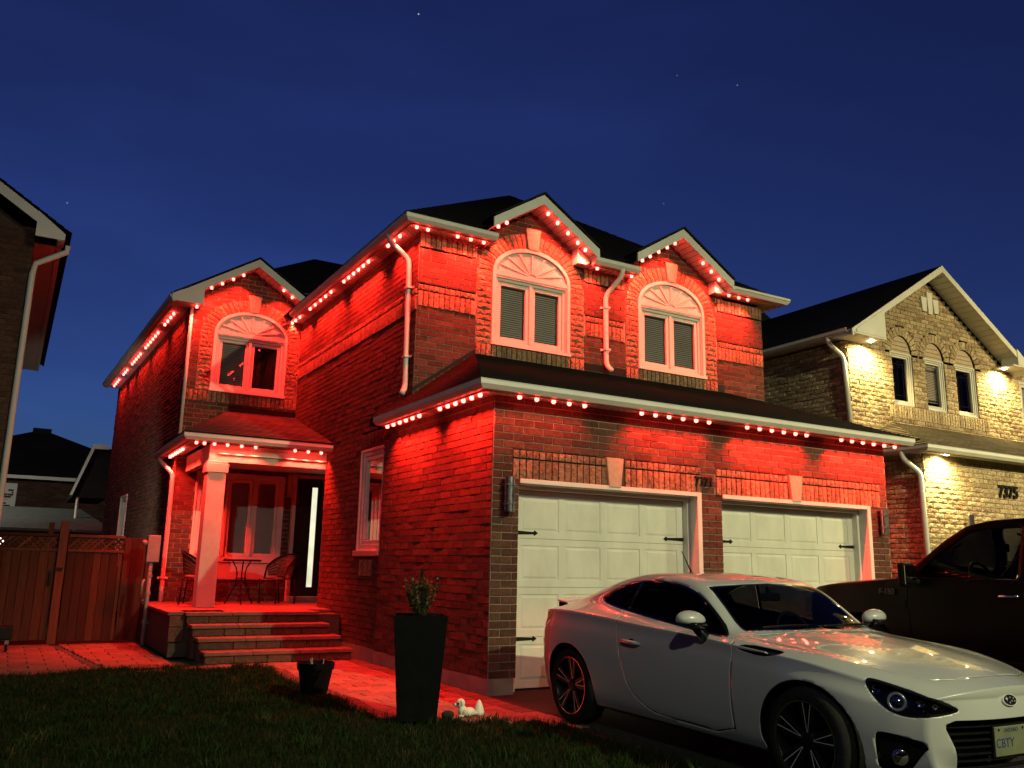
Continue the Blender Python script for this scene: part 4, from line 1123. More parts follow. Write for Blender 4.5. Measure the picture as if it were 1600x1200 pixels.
for k in range(3):
    a = 2*PI*k/3+.4; m = MB(); c_, s_ = math.cos(a), math.sin(a)
    m.tube([(-.93+c_*r, 7.05+s_*r, PZ+z) for r, z in ((.26, 0), (.17, .16), (.085, .34), (.075, .5), (.10, .6), (.17, .70))], .011, 8); m.build('leg', M['black'], tb, smooth=True)
m = MB(); m.lathe([(.075, -.008), (.09, -.008), (.09, .008), (.075, .008)], (-.93, 7.05, PZ+.42), 16, closed=True); m.build('ring', M['black'], tb)

# ================================================================== PLANTERS
POT = noisy('planter_resin', (.0025, .0025, .0025), (.005, .005, .005), 12, (.6, .8), .15, 120)
pl = thing('tall_planter', 'tall tapered black square planter at the lawn edge beside the walk', 'planter', (-1.20, -.90, 0))
m = MB(); c0 = Vector((-1.20, -.92, 0)); ang = math.radians(-22)
def sq(r, z): return [(c0.x+math.cos(ang+PI/4+k*PI/2)*r*1.414, c0.y+math.sin(ang+PI/4+k*PI/2)*r*1.414, z) for k in range(4)]
def ring(mb, A, B):
    for k in range(4): mb.quad(A[k], A[(k+1) % 4], B[(k+1) % 4], B[k])
r_b, r_t, H = .165, .232, .865
ring(m, sq(r_b, 0), sq(r_t, H)); ring(m, sq(r_t, H), sq(r_t-.02, H)); ring(m, sq(r_t-.02, H), sq(r_t-.03, H-.06)); m.poly(sq(r_b, .0)[::-1])
m.build('pot_body', POT, pl, bevel=.006)
m = MB(); m.poly(sq(r_t-.031, H-.055)); m.build('soil', SOIL, pl)
sh = thing('potted_shrub', 'small upright leafy shrub growing from the tall black planter', 'shrub', (-1.20, -.92, H-.055))
LEAF = bpy.data.materials.new('shrub_leaf'); LEAF.use_nodes = True
lb = LEAF.node_tree.nodes['Principled BSDF']; lb.inputs['Roughness'].default_value = .5
la_ = LEAF.node_tree.nodes.new('ShaderNodeAttribute'); la_.attribute_name = 'tone'; LEAF.node_tree.links.new(la_.outputs['Color'], lb.inputs['Base Color'])
st, lf = MB(), MB(); base = Vector((-1.20, -.92, H-.055))
for k in range(40):
    a = random.uniform(0, 2*PI); sp = random.uniform(.1, 1.1) if k > 3 else .15; hh = random.uniform(.22, .36) if k > 3 else random.choice([.46, .42, .50, .41])
    P = [base+Vector((math.cos(a)*sp*.155*t**.7, math.sin(a)*sp*.155*t**.7, hh*t)) for t in (0, .25, .5, .75, 1)]
    st.tube(P, [.005, .004, .0035, .003, .0015], 5)
    for i in range(70):
        t = random.uniform(.18, 1); j = min(3, int(t*4)); p = P[j].lerp(P[j+1], t*4-j); b = random.uniform(0, 2*PI); L = random.uniform(.018, .034); tilt = random.uniform(.1, 1.0)
        d = Vector((math.cos(b)*math.cos(tilt), math.sin(b)*math.cos(tilt), math.sin(tilt))); s_ = d.cross(Vector((random.uniform(-1, 1), random.uniform(-1, 1), 1))).normalized()*L*.36
        g = random.uniform(.6, 1.3); tn = (.055*g, .075*g, .026*g) if random.random() < .8 else (.12*g, .10*g, .04*g)
        lf.poly([p, p+d*L*.5+s_, p+d*L, p+d*L*.5-s_], tn)
st.build('stem', M['dark_wood'], sh); lf.build('foliage', LEAF, sh, kind='stuff')
pr2 = thing('round_pot', 'small round black plant pot standing on the walk, empty', 'plant pot', (-1.60, .80, 0))
m = MB(); m.lathe([(0, 0), (.125, 0), (.13, .01), (.172, .235), (.185, .24), (.19, .305), (.176, .305), (.165, .24), (.15, .22), (0, .2)], (-1.56, .80, 0), 28); m.build('pot_body', POT, pr2, smooth=False)
m = MB(); m.lathe([(0, .221), (.157, .225)], (-1.56, .80, 0), 20); m.build('soil', SOIL, pr2)
for k in range(5):
    a = random.uniform(0, 6.28); m = MB(); m.tube([(-1.56+.06*math.cos(a), .8+.06*math.sin(a), .2), (-1.56+.08*math.cos(a+.3), .8+.08*math.sin(a+.3), .33+.02*k/4)], .004, 5); m.build('dry_stem', M['stone'], pr2)

# small white ornaments by the tall planter
CER = noisy('white_ceramic', (.70, .72, .60), (.80, .80, .70), 9, (.3, .5), .1, 60)
def ico(mb, c, r, sc=(1, 1, 1), seg=14, rings=9):
    prof = [(math.sin(PI*i/rings), -math.cos(PI*i/rings)) for i in range(rings+1)]
    i0 = len(mb.v)
    for k in range(seg):
        a = 2*PI*k/seg
        for rr, h in prof: mb.v.append((c[0]+r*sc[0]*rr*math.cos(a), c[1]+r*sc[1]*rr*math.sin(a), c[2]+r*sc[2]*h))
    mm = len(prof)
    for k in range(seg):
        k2 = (k+1) % seg
        for j in range(mm-1): mb.f.append((i0+k*mm+j, i0+k2*mm+j, i0+k2*mm+j+1, i0+k*mm+j+1)); mb.t.append((1, 1, 1))
dv = Vector((math.cos(-.52), math.sin(-.52), 0))     # broadside to the house front corner
og = thing('garden_ornament', 'small white dog figurine with a black eye lying in the grass edge', 'ornament', (-.79, -1.02, 0))
o_ = Vector((-.80, -1.02, .0))
m = MB(); ico(m, o_+dv*.050+Vector((0, 0, .042)), .050, (1.30, .85, .80)); ico(m, o_+dv*-.005+Vector((0, 0, .052)), .042, (.95, .9, 1.15)); m.build('body', CER, og, smooth=True)
m = MB(); ico(m, o_+dv*-.022+Vector((0, 0, .112)), .042, (1, .95, .98)); ico(m, o_+dv*-.060+Vector((-.004, -.006, .098)), .020, (1.1, .95, .8)); hd = m.build('head', CER, og, smooth=True)
for sx in (-1, 1):
    m = MB(); ico(m, o_+dv*(-.008)+Vector((sx*.018, sx*.030, .122)), .016, (.7, .8, 1.5)); m.build('ear', CER, hd, smooth=True)
m = MB(); ico(m, o_+dv*-.040+Vector((-.016, -.030, .112)), .0105); m.build('eye', M['black'], hd, smooth=True)
m = MB(); ico(m, o_+dv*-.080+Vector((-.006, -.010, .100)), .007); m.build('nose', M['black'], hd, smooth=True)
for k in (-1, 1):
    m = MB(); ico(m, o_+dv*-.020+Vector((k*.016, k*.026-.02, .014)), .016, (1.7, .9, .8)); m.build('paw', CER, og, smooth=True)
o2 = thing('garden_ornament', 'second smaller white ornament with a pointed top behind the dog figurine', 'ornament', (-.63, -1.0, 0)); p_ = Vector((-.63, -1.0, 0))
m = MB(); m.lathe([(0, 0), (.045, .0), (.048, .03), (.036, .075), (.026, .10), (.012, .125), (0, .132)], p_, 16); m.build('body', CER, o2, smooth=True)
m = MB(); ico(m, p_+Vector((-.045, -.01, .022)), .024, (1.3, .9, .8)); m.build('wing', CER, o2, smooth=True)
m = MB(); ico(m, Vector((-.955, -1.04, .03)), .05, (1.2, .9, .75), 9, 6); rk = m.build('rock', noisy('dark_rock', (.02, .02, .02), (.04, .04, .04), 9, (.9, 1), .5, 20), None); tag(rk, 'dark rock at the foot of the tall planter beside the dog figurine', 'rock')
# ================================================================== NEIGHBOUR ON THE RIGHT
nb = thing('neighbour_house', 'buff brick house with three arched windows under its gable, lit warm white', 'house', (8.6, .8, 0))
NX = 8.6; NYL, NYU = .80, 2.15
nbw = Brickwork(); n_parts = {}
wn_l = Wall((0, NYL, 0), (1, 0, 0), (0, -1, 0)); wn_u = Wall((0, NYU, 0), (1, 0, 0), (0, -1, 0)); wn_s = Wall((NX, 0, 0), (0, 1, 0), (-1, 0, 0))
nm = {k: MB() for k in 'lus'}
nbw.courses(wn_l, 0, 3.3, (NX, 15), [(9.72, 12.3, -1, 2.06)], tones=BUFF, mortar=nm['l'], rough=1, proud=.012, jit=.005, bl=.27)
W3 = [(9.88, 10.50), (10.90, 11.52), (11.89, 12.57)]; WT0, WT1 = 4.50, 5.52
NG = (11.08, 7.17, .60)
def nu_base(z):
    if z < 5.62: return [(NX, 15.5)]
    h = (NG[1]-z)/NG[2]; return [(max(NX, NG[0]-h), NG[0]+h)] if h > .05 else []
nh = [(a, b, WT0, WT1) for a, b in W3]+[(9.70, 12.85, WT0-.30, WT0-.02), (14.15, 15.0, 4.55, 5.5)]
nsh = [ell((a+b)/2, (b-a)/2+.18, .35+.18, WT1) for a, b in W3]
nbw.courses(wn_u, 3.3, 7.25, nu_base, nh, tones=BUFF, mortar=nm['u'], rough=1, proud=.012, jit=.006, shapes=nsh, bl=.25)
nbw.soldier(wn_u, 9.70, 12.85, [(WT0-.29, WT0-.03)], tones=BUFF, mortar=nm['u'], proud=.03)
for a, b in W3: nbw.voussoirs(wn_u, (a+b)/2, WT1, (b-a)/2, .35, .18, 13, tones=BUFF, mortar=nm['u'])
nbw.courses(wn_s, 0, 3.3, (NYL, 9), tones=BUFF, mortar=nm['s'], rough=1, proud=.02, jit=.012, bl=.27)
nbw.courses(wn_s, 3.3, 5.55, (NYU, 9), tones=BUFF, mortar=nm['s'], rough=1, proud=.02, jit=.012, bl=.27)
M['buff_mortar'] = noisy('buff_mortar', (.22, .17, .11), (.30, .24, .16), 12, (.9, 1), .3, 120)
for k, w in (('l', wn_l), ('u', wn_u), ('s', wn_s)): n_parts[id(w)] = nm[k].build('wall', M['buff_mortar'], nb)
def w_nb(it):
    w, poly, d, t, rough = it
    u = sum(p[0] for p in poly)/len(poly); z = sum(p[1] for p in poly)/len(poly); x, y, s = px_size(w.p(u, z))
    if x > 1600 or y > 880 or x < 1200: return -1
    A = abs(sum(poly[i][0]*poly[(i+1) % len(poly)][1]-poly[(i+1) % len(poly)][0]*poly[i][1] for i in range(len(poly))))/2
    return A*s*s*abs((w.p(u, z)-Vector(CAM_POS)).normalized().dot(w.N))
nbw.emit(nb, n_parts, 300, w_nb)
mb = MB(); mb.quad((8.9, 1.2, 0), (15, 1.2, 0), (15, 1.2, 3.2), (8.9, 1.2, 3.2)); mb.quad((8.9, 2.6, 3.2), (15, 2.6, 3.2), (15, 2.6, 5.6), (8.9, 2.6, 5.6)); mb.build('inner_wall', M['dark_room'], nb)
# windows
for i, (a, b) in enumerate(W3):
    wn = casement(nb, wn_u, a, b, WT0, WT1, 1, .07, .05, (.0, .9, .0)[i:i+1], sw=.028)
    c, hw = (a+b)/2, (b-a)/2; m = MB(); n = 16
    pts = [(c-hw*math.cos(PI*k/n), WT1+.35*math.sin(PI*k/n)) for k in range(n+1)]
    m.poly([wn_u.p(*p, -.03) for p in pts]); m.build('arch_panel', M['stone'], wn)
    for k in range(3):
        z = .06+.085*k; x_ = hw*math.sqrt(max(0, 1-(z/.35)**2))-.03; m = MB(); wbox(m, wn_u, c-x_, c+x_, WT1+z, WT1+z+.012, -.029, -.012); m.build('louvre', M['stone'], wn)
    m = MB(); d = -.115; bw_ = .008
    for u in (a+.16, b-.16): wbox(m, wn_u, u-bw_, u+bw_, WT0+.12, WT1-.12, d, d+.008)
    for z in (WT0+.2, WT1-.2): wbox(m, wn_u, a+.125, b-.125, z-bw_, z+bw_, d+.0085, d+.016)
    m.build('grille', M['black'], wn)
casement(nb, wn_u, 14.15, 15.0, 4.55, 5.5, 1, .05, .09, (.9,))
# gable keystone ornament: three wedge stones
for dx, z0, z1 in ((-.19, 6.50, 6.80), (0, 6.46, 6.92), (.19, 6.50, 6.80)):
    m = MB(); m.prism([wn_u.p(11.17+dx-.065, z0, 0), wn_u.p(11.17+dx+.065, z0, 0), wn_u.p(11.17+dx+.09, z1, 0), wn_u.p(11.17+dx-.09, z1, 0)][::-1], (0, -.05, 0)); m.build('keystone', M['trim'], nb, bevel=.006)
# lower garage door far right
m = MB(); m.box(9.72, 12.3, NYL+.14, NYL+.2, 0, 2.06); gd = m.build('garage_door', M['doorpaint'], nb)
m = MB(); m.box(9.70, 9.79, NYL-.02, NYL+.14, 0, 2.10); m.box(9.79, 12.3, NYL-.02, NYL+.14, 2.0, 2.10); m.build('door_frame', M['trim'], gd)
for c in range(3):
    for r in range(4):
        m = MB(); m.box(9.86+c*.8, 10.55+c*.8, NYL+.125, NYL+.142, .1+r*.48, .48+r*.48); pn = m.build('door_panel', M['doorpaint'], gd, bevel=.01, seg=1)
for c in range(3):
    for i in range(2):
        for j in range(2):
            m = MB(); x0 = 9.90+c*.8+i*.31; m.box(x0, x0+.28, NYL+.118, NYL+.123, 1.56+j*.17, 1.70+j*.17); m.build('door_pane', M['pane'], gd)
# roof, eaves
def n_gutter(p):
    m = MB(); m.sweep(p, GUT); m.build('gutter', M['trim'], nb); m = MB(); m.sweep(p, FAS); m.build('fascia', M['trim'], nb)
def n_soffit(out, inn, z):
    m = MB()
    for (a, b), (c, d) in zip(zip(out[:-1], out[1:]), zip(inn[:-1], inn[1:])): m.quad((*a, z), (*b, z), (*d, z), (*c, z))
    m.build('soffit', M['soffit'], nb)
n_gutter([(NX-.25, 9, 5.56), (NX-.25, NYU-.30, 5.56)]); n_soffit([(NX-.25, 9), (NX-.25, NYU-.30)], [(NX+.02, 9), (NX+.02, NYU-.30)], 5.57)
n_gutter([(NX-.25, 3.0, 3.28), (NX-.25, NYL-.25, 3.28), (15, NYL-.25, 3.28)]); n_soffit([(NX-.25, 3.0), (NX-.25, NYL-.25), (15, NYL-.25)], [(NX+.02, 3.0), (NX+.02, NYL+.02), (15, NYL+.02)], 3.29)
m = MB(); roof_plane(m, (NX-.36, NYL-.36, 3.38), (15, NYL-.36, 3.38), (15, NYU, 4.12), (9.75, NYU, 4.12)); roof_plane(m, (NX-.36, 3.0, 3.38), (NX-.36, NYL-.36, 3.38), (9.75, NYU, 4.12), (9.75, 3.0, 4.12)); m.build('skirt_roof', M['shingle_brown'], nb)
m = MB(); yf = NYU-.42; zf = 5.62
xl, xr = NX-.36, 2*NG[0]-(NX-.36); za = NG[1]+.20; sl = (za-zf)/(NG[0]-xl)
roof_plane(m, (xl, 9, zf), (xl, yf, zf), (NG[0], yf, za), (NG[0], 9, za)); roof_plane(m, (xr, yf, zf), (xr, 9, zf), (NG[0], 9, za), (NG[0], yf, za)); m.build('roof', M['shingle'], nb)
m = MB(); roof_plane(m, (NX-.36, 5.2, zf+.3), (12, 5.2, zf+.3), (12, 8, 8.6), (10.4, 8, 8.6)); roof_plane(m, (NX-.36, 12, zf), (NX-.36, 5.2, zf), (10.4, 8, 8.6), (10.4, 12, 8.6)); m.build('roof', M['shingle'], nb)
for sg, xe in ((-1, xl), (1, xr)):
    m = MB(); a0, a1 = Vector((xe, yf-.01, zf-.14)), Vector((NG[0], yf-.01, za-.14)); up_ = Vector((0, 0, .135))
    m.prism([a0, a1, a1+up_, a0+up_] if sg < 0 else [a1, a0, a0+up_, a1+up_], (0, .03, 0)); m.build('barge_board', M['trim'], nb)
    n = int((a1-a0).length/.15)
    for i in range(n):
        q0, q1 = a0.lerp(a1, i/n), a0.lerp(a1, (i+.9)/n); m = MB(); m.prism([q0+Vector((0, .03, .03)), q1+Vector((0, .03, .03)), q1+Vector((0, .03, .045)), q0+Vector((0, .03, .045))], (0, .40, 0)); m.build('soffit_board', M['soffit'], nb)
m = MB(); m.box(xl+.05, NX+.55, yf-.03, NYU, 5.53, 5.56); m.prism([(xl+.1, yf-.03, 5.565), (NX+.55, yf-.03, 5.565), (NX+.55, yf-.03, zf+.50), (xl+.1, yf-.03, zf)], (0, .36, 0)); m.build('eave_return', M['trim'], nb)
m = MB(); m.box(13.2, xr, yf-.03, NYU, 5.60, 5.63); m.prism([(13.4, yf-.03, 5.635), (xr, yf-.03, 5.635), (xr, yf-.03, zf), (13.4, yf-.03, zf+.36)], (0, .36, 0)); m.build('eave_return', M['trim'], nb)
def n_down(path, r=.045):
    m = MB(); P = [Vector(p) for p in path]; Q = [P[0]]
    for k in range(1, len(P)-1):
        a = P[k]+(P[k-1]-P[k]).normalized()*.09; b = P[k]+(P[k+1]-P[k]).normalized()*.09
        for t in (0, .25, .5, .75, 1): Q.append((a.lerp(P[k], t)).lerp(P[k].lerp(b, t), t))
    Q.append(P[-1]); m.tube(Q, r, 10); m.build('downspout', M['trim'], nb, smooth=True)
n_down([(8.30, 2.32, 5.58), (8.30, 2.32, 5.48), (8.54, 2.19, 5.22), (8.54, 2.12, 4.0)])
n_down([(8.28, .95, 3.30), (8.28, .95, 3.2), (8.545, .82, 2.95), (8.545, .78, .2)])
# numerals
text_mesh('7375', 'house_number', .30, .014, M['black'], nb, (10.62, NYL-.035, 2.68), (PI/2, 0, 0), shear=.12, bold=.008)
# small utility box on the wall
m = MB(); m.box(9.60, 9.75, NYL-.10, NYL-.02, 2.12, 2.32); m.build('wall_box', M['steel'], nb, bevel=.01)
# recessed soffit lamps
WARM = emit('soffit_lamp_glow', (1.0, .88, .50), 60.0)
for x, y, z, p in ((8.98, 1.90, 5.52, 480), (13.30, 1.95, 5.59, 480), (8.98, .615, 3.28, 420), (14.0, .60, 3.28, 420)):
    m = MB(); m.lathe([(0, -.012), (.04, -.012), (.045, -.004)], (x, y, z), 16); sl_ = m.build('soffit_lamp', WARM, nb)
    point_light('SPOT', 'soffit_light', (x, y, z-.03), p, (1.0, .74, .27), sl_, size=.03, spot=170, blend=.8, target=(x, y+.15, z-1))

# ================================================================== NEIGHBOUR ON THE LEFT
lh_ = thing('neighbour_house', 'dark brick house at the left edge, white eave corner and downspout, unlit', 'house', (-4.62, 6.5, 0))
LX, LY = -4.62, 6.50
lbw = Brickwork(); wl_f = Wall((0, LY, 0), (1, 0, 0), (0, -1, 0)); lm = MB()
lbw.courses(wl_f, 0, 6.3, (-6.2, LX), tones=DARK, mortar=lm, rough=0)
lm.quad((-12, LY, 0), (-6.2, LY, 0), (-6.2, LY, 6.3), (-12, LY, 6.3)); lm.quad((LX, LY, 0), (LX, 17, 0), (LX, 17, 6.2), (LX, LY, 6.2)); lm.poly([(-12, LY, 6.3), (LX-.2, LY, 6.3), (-8.3, LY, 8.6)])
wl_p = lm.build('wall', M['dark_mortar'], lh_)
def w_l(it):
    w, poly, d, t, rough = it; u = poly[0][0]; x, y, s = px_size(w.p(u, poly[0][1])); return s if x > -25 and y < 880 else -1
lbw.emit(lh_, {id(wl_f): wl_p}, 140, w_l)
EXL, EY = -4.14, 6.16
m = MB(); m.sweep([(EXL-.10, 17, 6.05), (EXL-.10, EY, 6.05)], GUT); m.build('gutter', M['trim'], lh_)
m = MB(); m.quad((EXL-.1, EY, 6.06), (LX, EY, 6.06), (LX, 17, 6.06), (EXL-.1, 17, 6.06)); m.build('soffit', M['soffit'], lh_)
m = MB(); m.prism([(LX, EY-.03, 6.06), (EXL-.08, EY-.03, 6.06), (EXL-.08, EY-.03, 6.16), (LX-.0, EY-.03, 6.46)], (0, .36, 0)); m.build('eave_return', M['trim'], lh_)
m = MB(); a0, a1 = Vector((-4.62, EY-.03, 6.28)), Vector((-8.3, EY-.03, 8.62)); up_ = Vector((0, 0, .17)); m.prism([a1, a0, a0+up_, a1+up_], (0, .03, 0)); m.build('barge_board', M['trim'], lh_)
m = MB(); roof_plane(m, (EXL, EY-.06, 6.18), (EXL, 17, 6.18), (-8.3, 17, 8.82), (-8.3, EY-.06, 8.82)); m.build('roof', M['shingle'], lh_)
m = MB(); m.tube([(EXL-.02, 6.36, 6.05), (EXL-.03, 6.36, 5.95), (-4.56, 6.46, 5.72), (-4.59, 6.455, 5.55), (-4.585, 6.455, .1)], .045, 10); m.build('downspout', M['trim'], lh_, smooth=True)
# lamp on its wall behind the gate lattice
m = MB(); m.box(-4.60, -4.47, 9.2, 9.3, 1.50, 1.62); yl_ = m.build('yard_lamp', emit('yard_lamp_glow', (1, .9, .75), 3.0), lh_)
point_light('SPOT', 'yard_light', (-4.40, 9.25, 1.56), 170, (1, .90, .70), yl_, size=.05, spot=125, blend=.6, target=(-2.0, 12.5, 1.6))

# ================================================================== HOUSES BEHIND
bh_ = thing('house_behind', 'dark hip-roofed brick house far behind the side gate, one pale window', 'house', (-3.5, 30, 0))
m = MB(); m.box(-9, 1.5, 30.4, 38, 0, 4.35); m.build('wall', M['dark_mortar'], bh_)
lb2 = Brickwork(); wb_ = Wall((0, 30.38, 0), (1, 0, 0), (0, -1, 0)); lb2.courses(wb_, 2.6, 4.3, (-6, -.5), tones=DARK, rough=0, proud=.02); lb2.emit(bh_, {}, 0, lambda i: 0)
m = MB(); roof_plane(m, (-9.3, 30, 4.4), (1.9, 30, 4.4), (-3.4, 33.6, 6.6), (-3.9, 33.6, 6.6)); roof_plane(m, (1.9, 30, 4.4), (1.9, 38, 4.4), (-3.4, 34, 6.6), (-3.4, 33.6, 6.6)); m.box(-4.0, -3.3, 33.4, 34.2, 6.4, 6.72); m.build('roof', M['shingle'], bh_)
m = MB(); m.box(-9.3, 1.9, 29.9, 30.0, 4.27, 4.40); m.build('gutter', M['trim'], bh_)
m = MB(); frame_rect(m, wb_, -4.95, -4.30, 3.05, 4.1, .1, -.02, .06); wn = m.build('window', M['vinyl'], bh_); m = MB(); wbox(m, wb_, -4.85, -4.4, 3.15, 4.0, .01, .02); m.build('pane', M['vinyl'], wn)
shd = thing('garden_shed', 'low shed with a dark grey sloping roof beyond the gate', 'shed', (-3.4, 20, 0))
m = MB(); roof_plane(m, (-5.2, 18, 2.05), (-1.9, 18, 2.05), (-2.6, 21, 2.75), (-4.6, 21, 2.75)); m.build('roof', noisy('grey_shed_roof', (.05, .055, .05), (.09, .095, .09), 6, (.8, .95), .3, 60), shd)
m = MB(); m.box(-5.0, -2.1, 18.3, 20.8, 0, 2.0); m.build('wall', M['dark_wood'], shd)
# back addition with a lean-to eave behind the bay wing
ad = thing('rear_addition', 'rear lean-to wing with a thin white eave and small downspout beyond the side wall', 'wing', (-2.463, 19.500, -0.095))
m = MB(); m.prism([(-3.022, 19.500, 3.073), (-2.957, 19.500, 3.073), (-2.485, 19.500, 4.544), (-2.571, 19.500, 4.544)], (0, .06, 0)); m.prism([(-2.571, 19.480, 4.437), (-2.141, 19.480, 4.437), (-2.141, 19.480, 4.566), (-2.592, 19.480, 4.566)], (0, .06, 0)); m.build('eave_board', M['trim'], ad)
m = MB(); m.prism([(-2.957, 19.560, 3.020), (-2.034, 19.560, 3.020), (-2.034, 19.560, 4.469), (-2.528, 19.560, 4.469)], (0, 3, 0)); m.build('roof', M['shingle'], ad)
m = MB(); m.tube([(-2.807, 19.600, 3.073), (-2.786, 19.600, 0.227)], .04, 8); m.build('downspout', M['trim'], ad)
# ================================================================== WHITE COUPE
def pchip(xs, ys, x):
    xs, ys = np.asarray(xs, float), np.asarray(ys, float); h = np.diff(xs); d = np.diff(ys)/h
    m = np.zeros_like(ys); m[1:-1] = np.where(d[:-1]*d[1:] > 0, 2*d[:-1]*d[1:]/(d[:-1]+d[1:]+1e-12), 0); m[0], m[-1] = d[0], d[-1]
    # soften: average with plain central slopes so crests stay round
    c = np.zeros_like(ys); c[1:-1] = (ys[2:]-ys[:-2])/(xs[2:]-xs[:-2]); c[0], c[-1] = d[0], d[-1]
    m = .35*m+.65*c
    k = np.clip(np.searchsorted(xs, x)-1, 0, len(h)-1); t = (x-xs[k])/h[k]
    return ((2*t**3-3*t**2+1)*ys[k]+(t**3-2*t**2+t)*h[k]*m[k]+(-2*t**3+3*t**2)*ys[k+1]+(t**3-t**2)*h[k]*m[k+1])
CL = 4.22
T_BELT_S = [0, .15, .4, .7, .95, 1.2, 1.5, 1.9, 2.5, 2.9, 3.2, 3.5, 3.8, 4.02, 4.14, 4.22]
T_BELT_Y = [.56, .655, .755, .815, .84, .845, .835, .825, .83, .835, .85, .86, .84, .78, .72, .66]
T_BELT_Z = [.630, .665, .720, .765, .785, .800, .820, .845, .875, .900, .920, .930, .928, .915, .898, .880]
T_K5_Y = [.46, .55, .66, .725, .75, .76, .765, .76, .755, .75, .735, .715, .685, .62, .57, .53]
T_K5_Z = [.650, .700, .757, .802, .822, .836, .856, .886, .930, .965, .990, .985, .965, .940, .920, .896]
T_K6_S = [0, .15, .4, .7, .95, 1.2, 1.42, 1.60, 1.78, 1.93, 2.10, 2.4, 2.7, 3.0, 3.3, 3.55, 3.8, 4.02, 4.14, 4.22]
T_K6_Y = [.33, .40, .50, .565, .60, .63, .665, .680, .655, .628, .606, .588, .582, .578, .572, .572, .565, .53, .50, .47]
T_K6_Z = [.668, .715, .766, .806, .830, .848, .872, .908, 1.035, 1.138, 1.205, 1.246, 1.242, 1.200, 1.125, 1.050, .985, .946, .924, .898]
T_C_S = [0, .15, .4, .7, .95, 1.2, 1.36, 1.46, 1.62, 1.80, 1.97, 2.12, 2.3, 2.5, 2.75, 3.0, 3.3, 3.6, 3.8, 3.95, 4.06, 4.14, 4.22]
T_C_Z = [.688, .735, .790, .838, .868, .893, .908, .932, 1.030, 1.140, 1.226, 1.262, 1.284, 1.289, 1.280, 1.247, 1.165, 1.068, 1.000, .968, .954, .938, .900]
T_MID_S = [0, .15, .4, .7, .95, 1.2, 1.6, 2.2, 2.8, 3.2, 3.5, 3.8, 4.02, 4.14, 4.22]
T_MID_Y = [.62, .715, .815, .865, .882, .876, .862, .858, .864, .882, .890, .878, .825, .765, .70]
def bow_f(y): return .055+.305*(np.abs(y)/.85)**2.6
def bow_r(y): return .20*(np.abs(y)/.85)**2.4
def plan_s(s, y):
    """plan curvature of nose and tail: a station bends rearwards (front) or forwards (tail) with its distance from the middle"""
    f = np.clip(1-s/1.25, 0, 1)**1.3; r = np.clip((s-3.1)/1.12, 0, 1)**1.3
    return s+bow_f(y)*f-bow_r(y)*r
VZ = [0, .12, .26, .45, .62, .80, 1.0]                  # lower side, bottom to belt
VO = [.085, .040, .018, .002, .0, .010, None]           # how far each height lies inboard of the widest line
def side_pt(s, v):
    ym = pchip(T_MID_S, T_MID_Y, s); yb = pchip(T_BELT_S, T_BELT_Y, s); zb = pchip(T_BELT_S, T_BELT_Z, s)
    z0 = .185+.05*np.clip((s-3.75)/.45, 0, 1)**1.5+.02*np.clip(1-s/.3, 0, 1)
    z = z0+(zb-z0)*v
    off = np.interp(v, VZ[:-1], VO[:-1]) if False else pchip(VZ, [.085, .040, .018, .002, 0, .010, .04], v)
    w = np.clip((v-.80)/.20, 0, 1); w = w*w*(3-2*w)
    y = (ym-off)*(1-w)+np.minimum(yb, ym-.002)*w
    return y, z
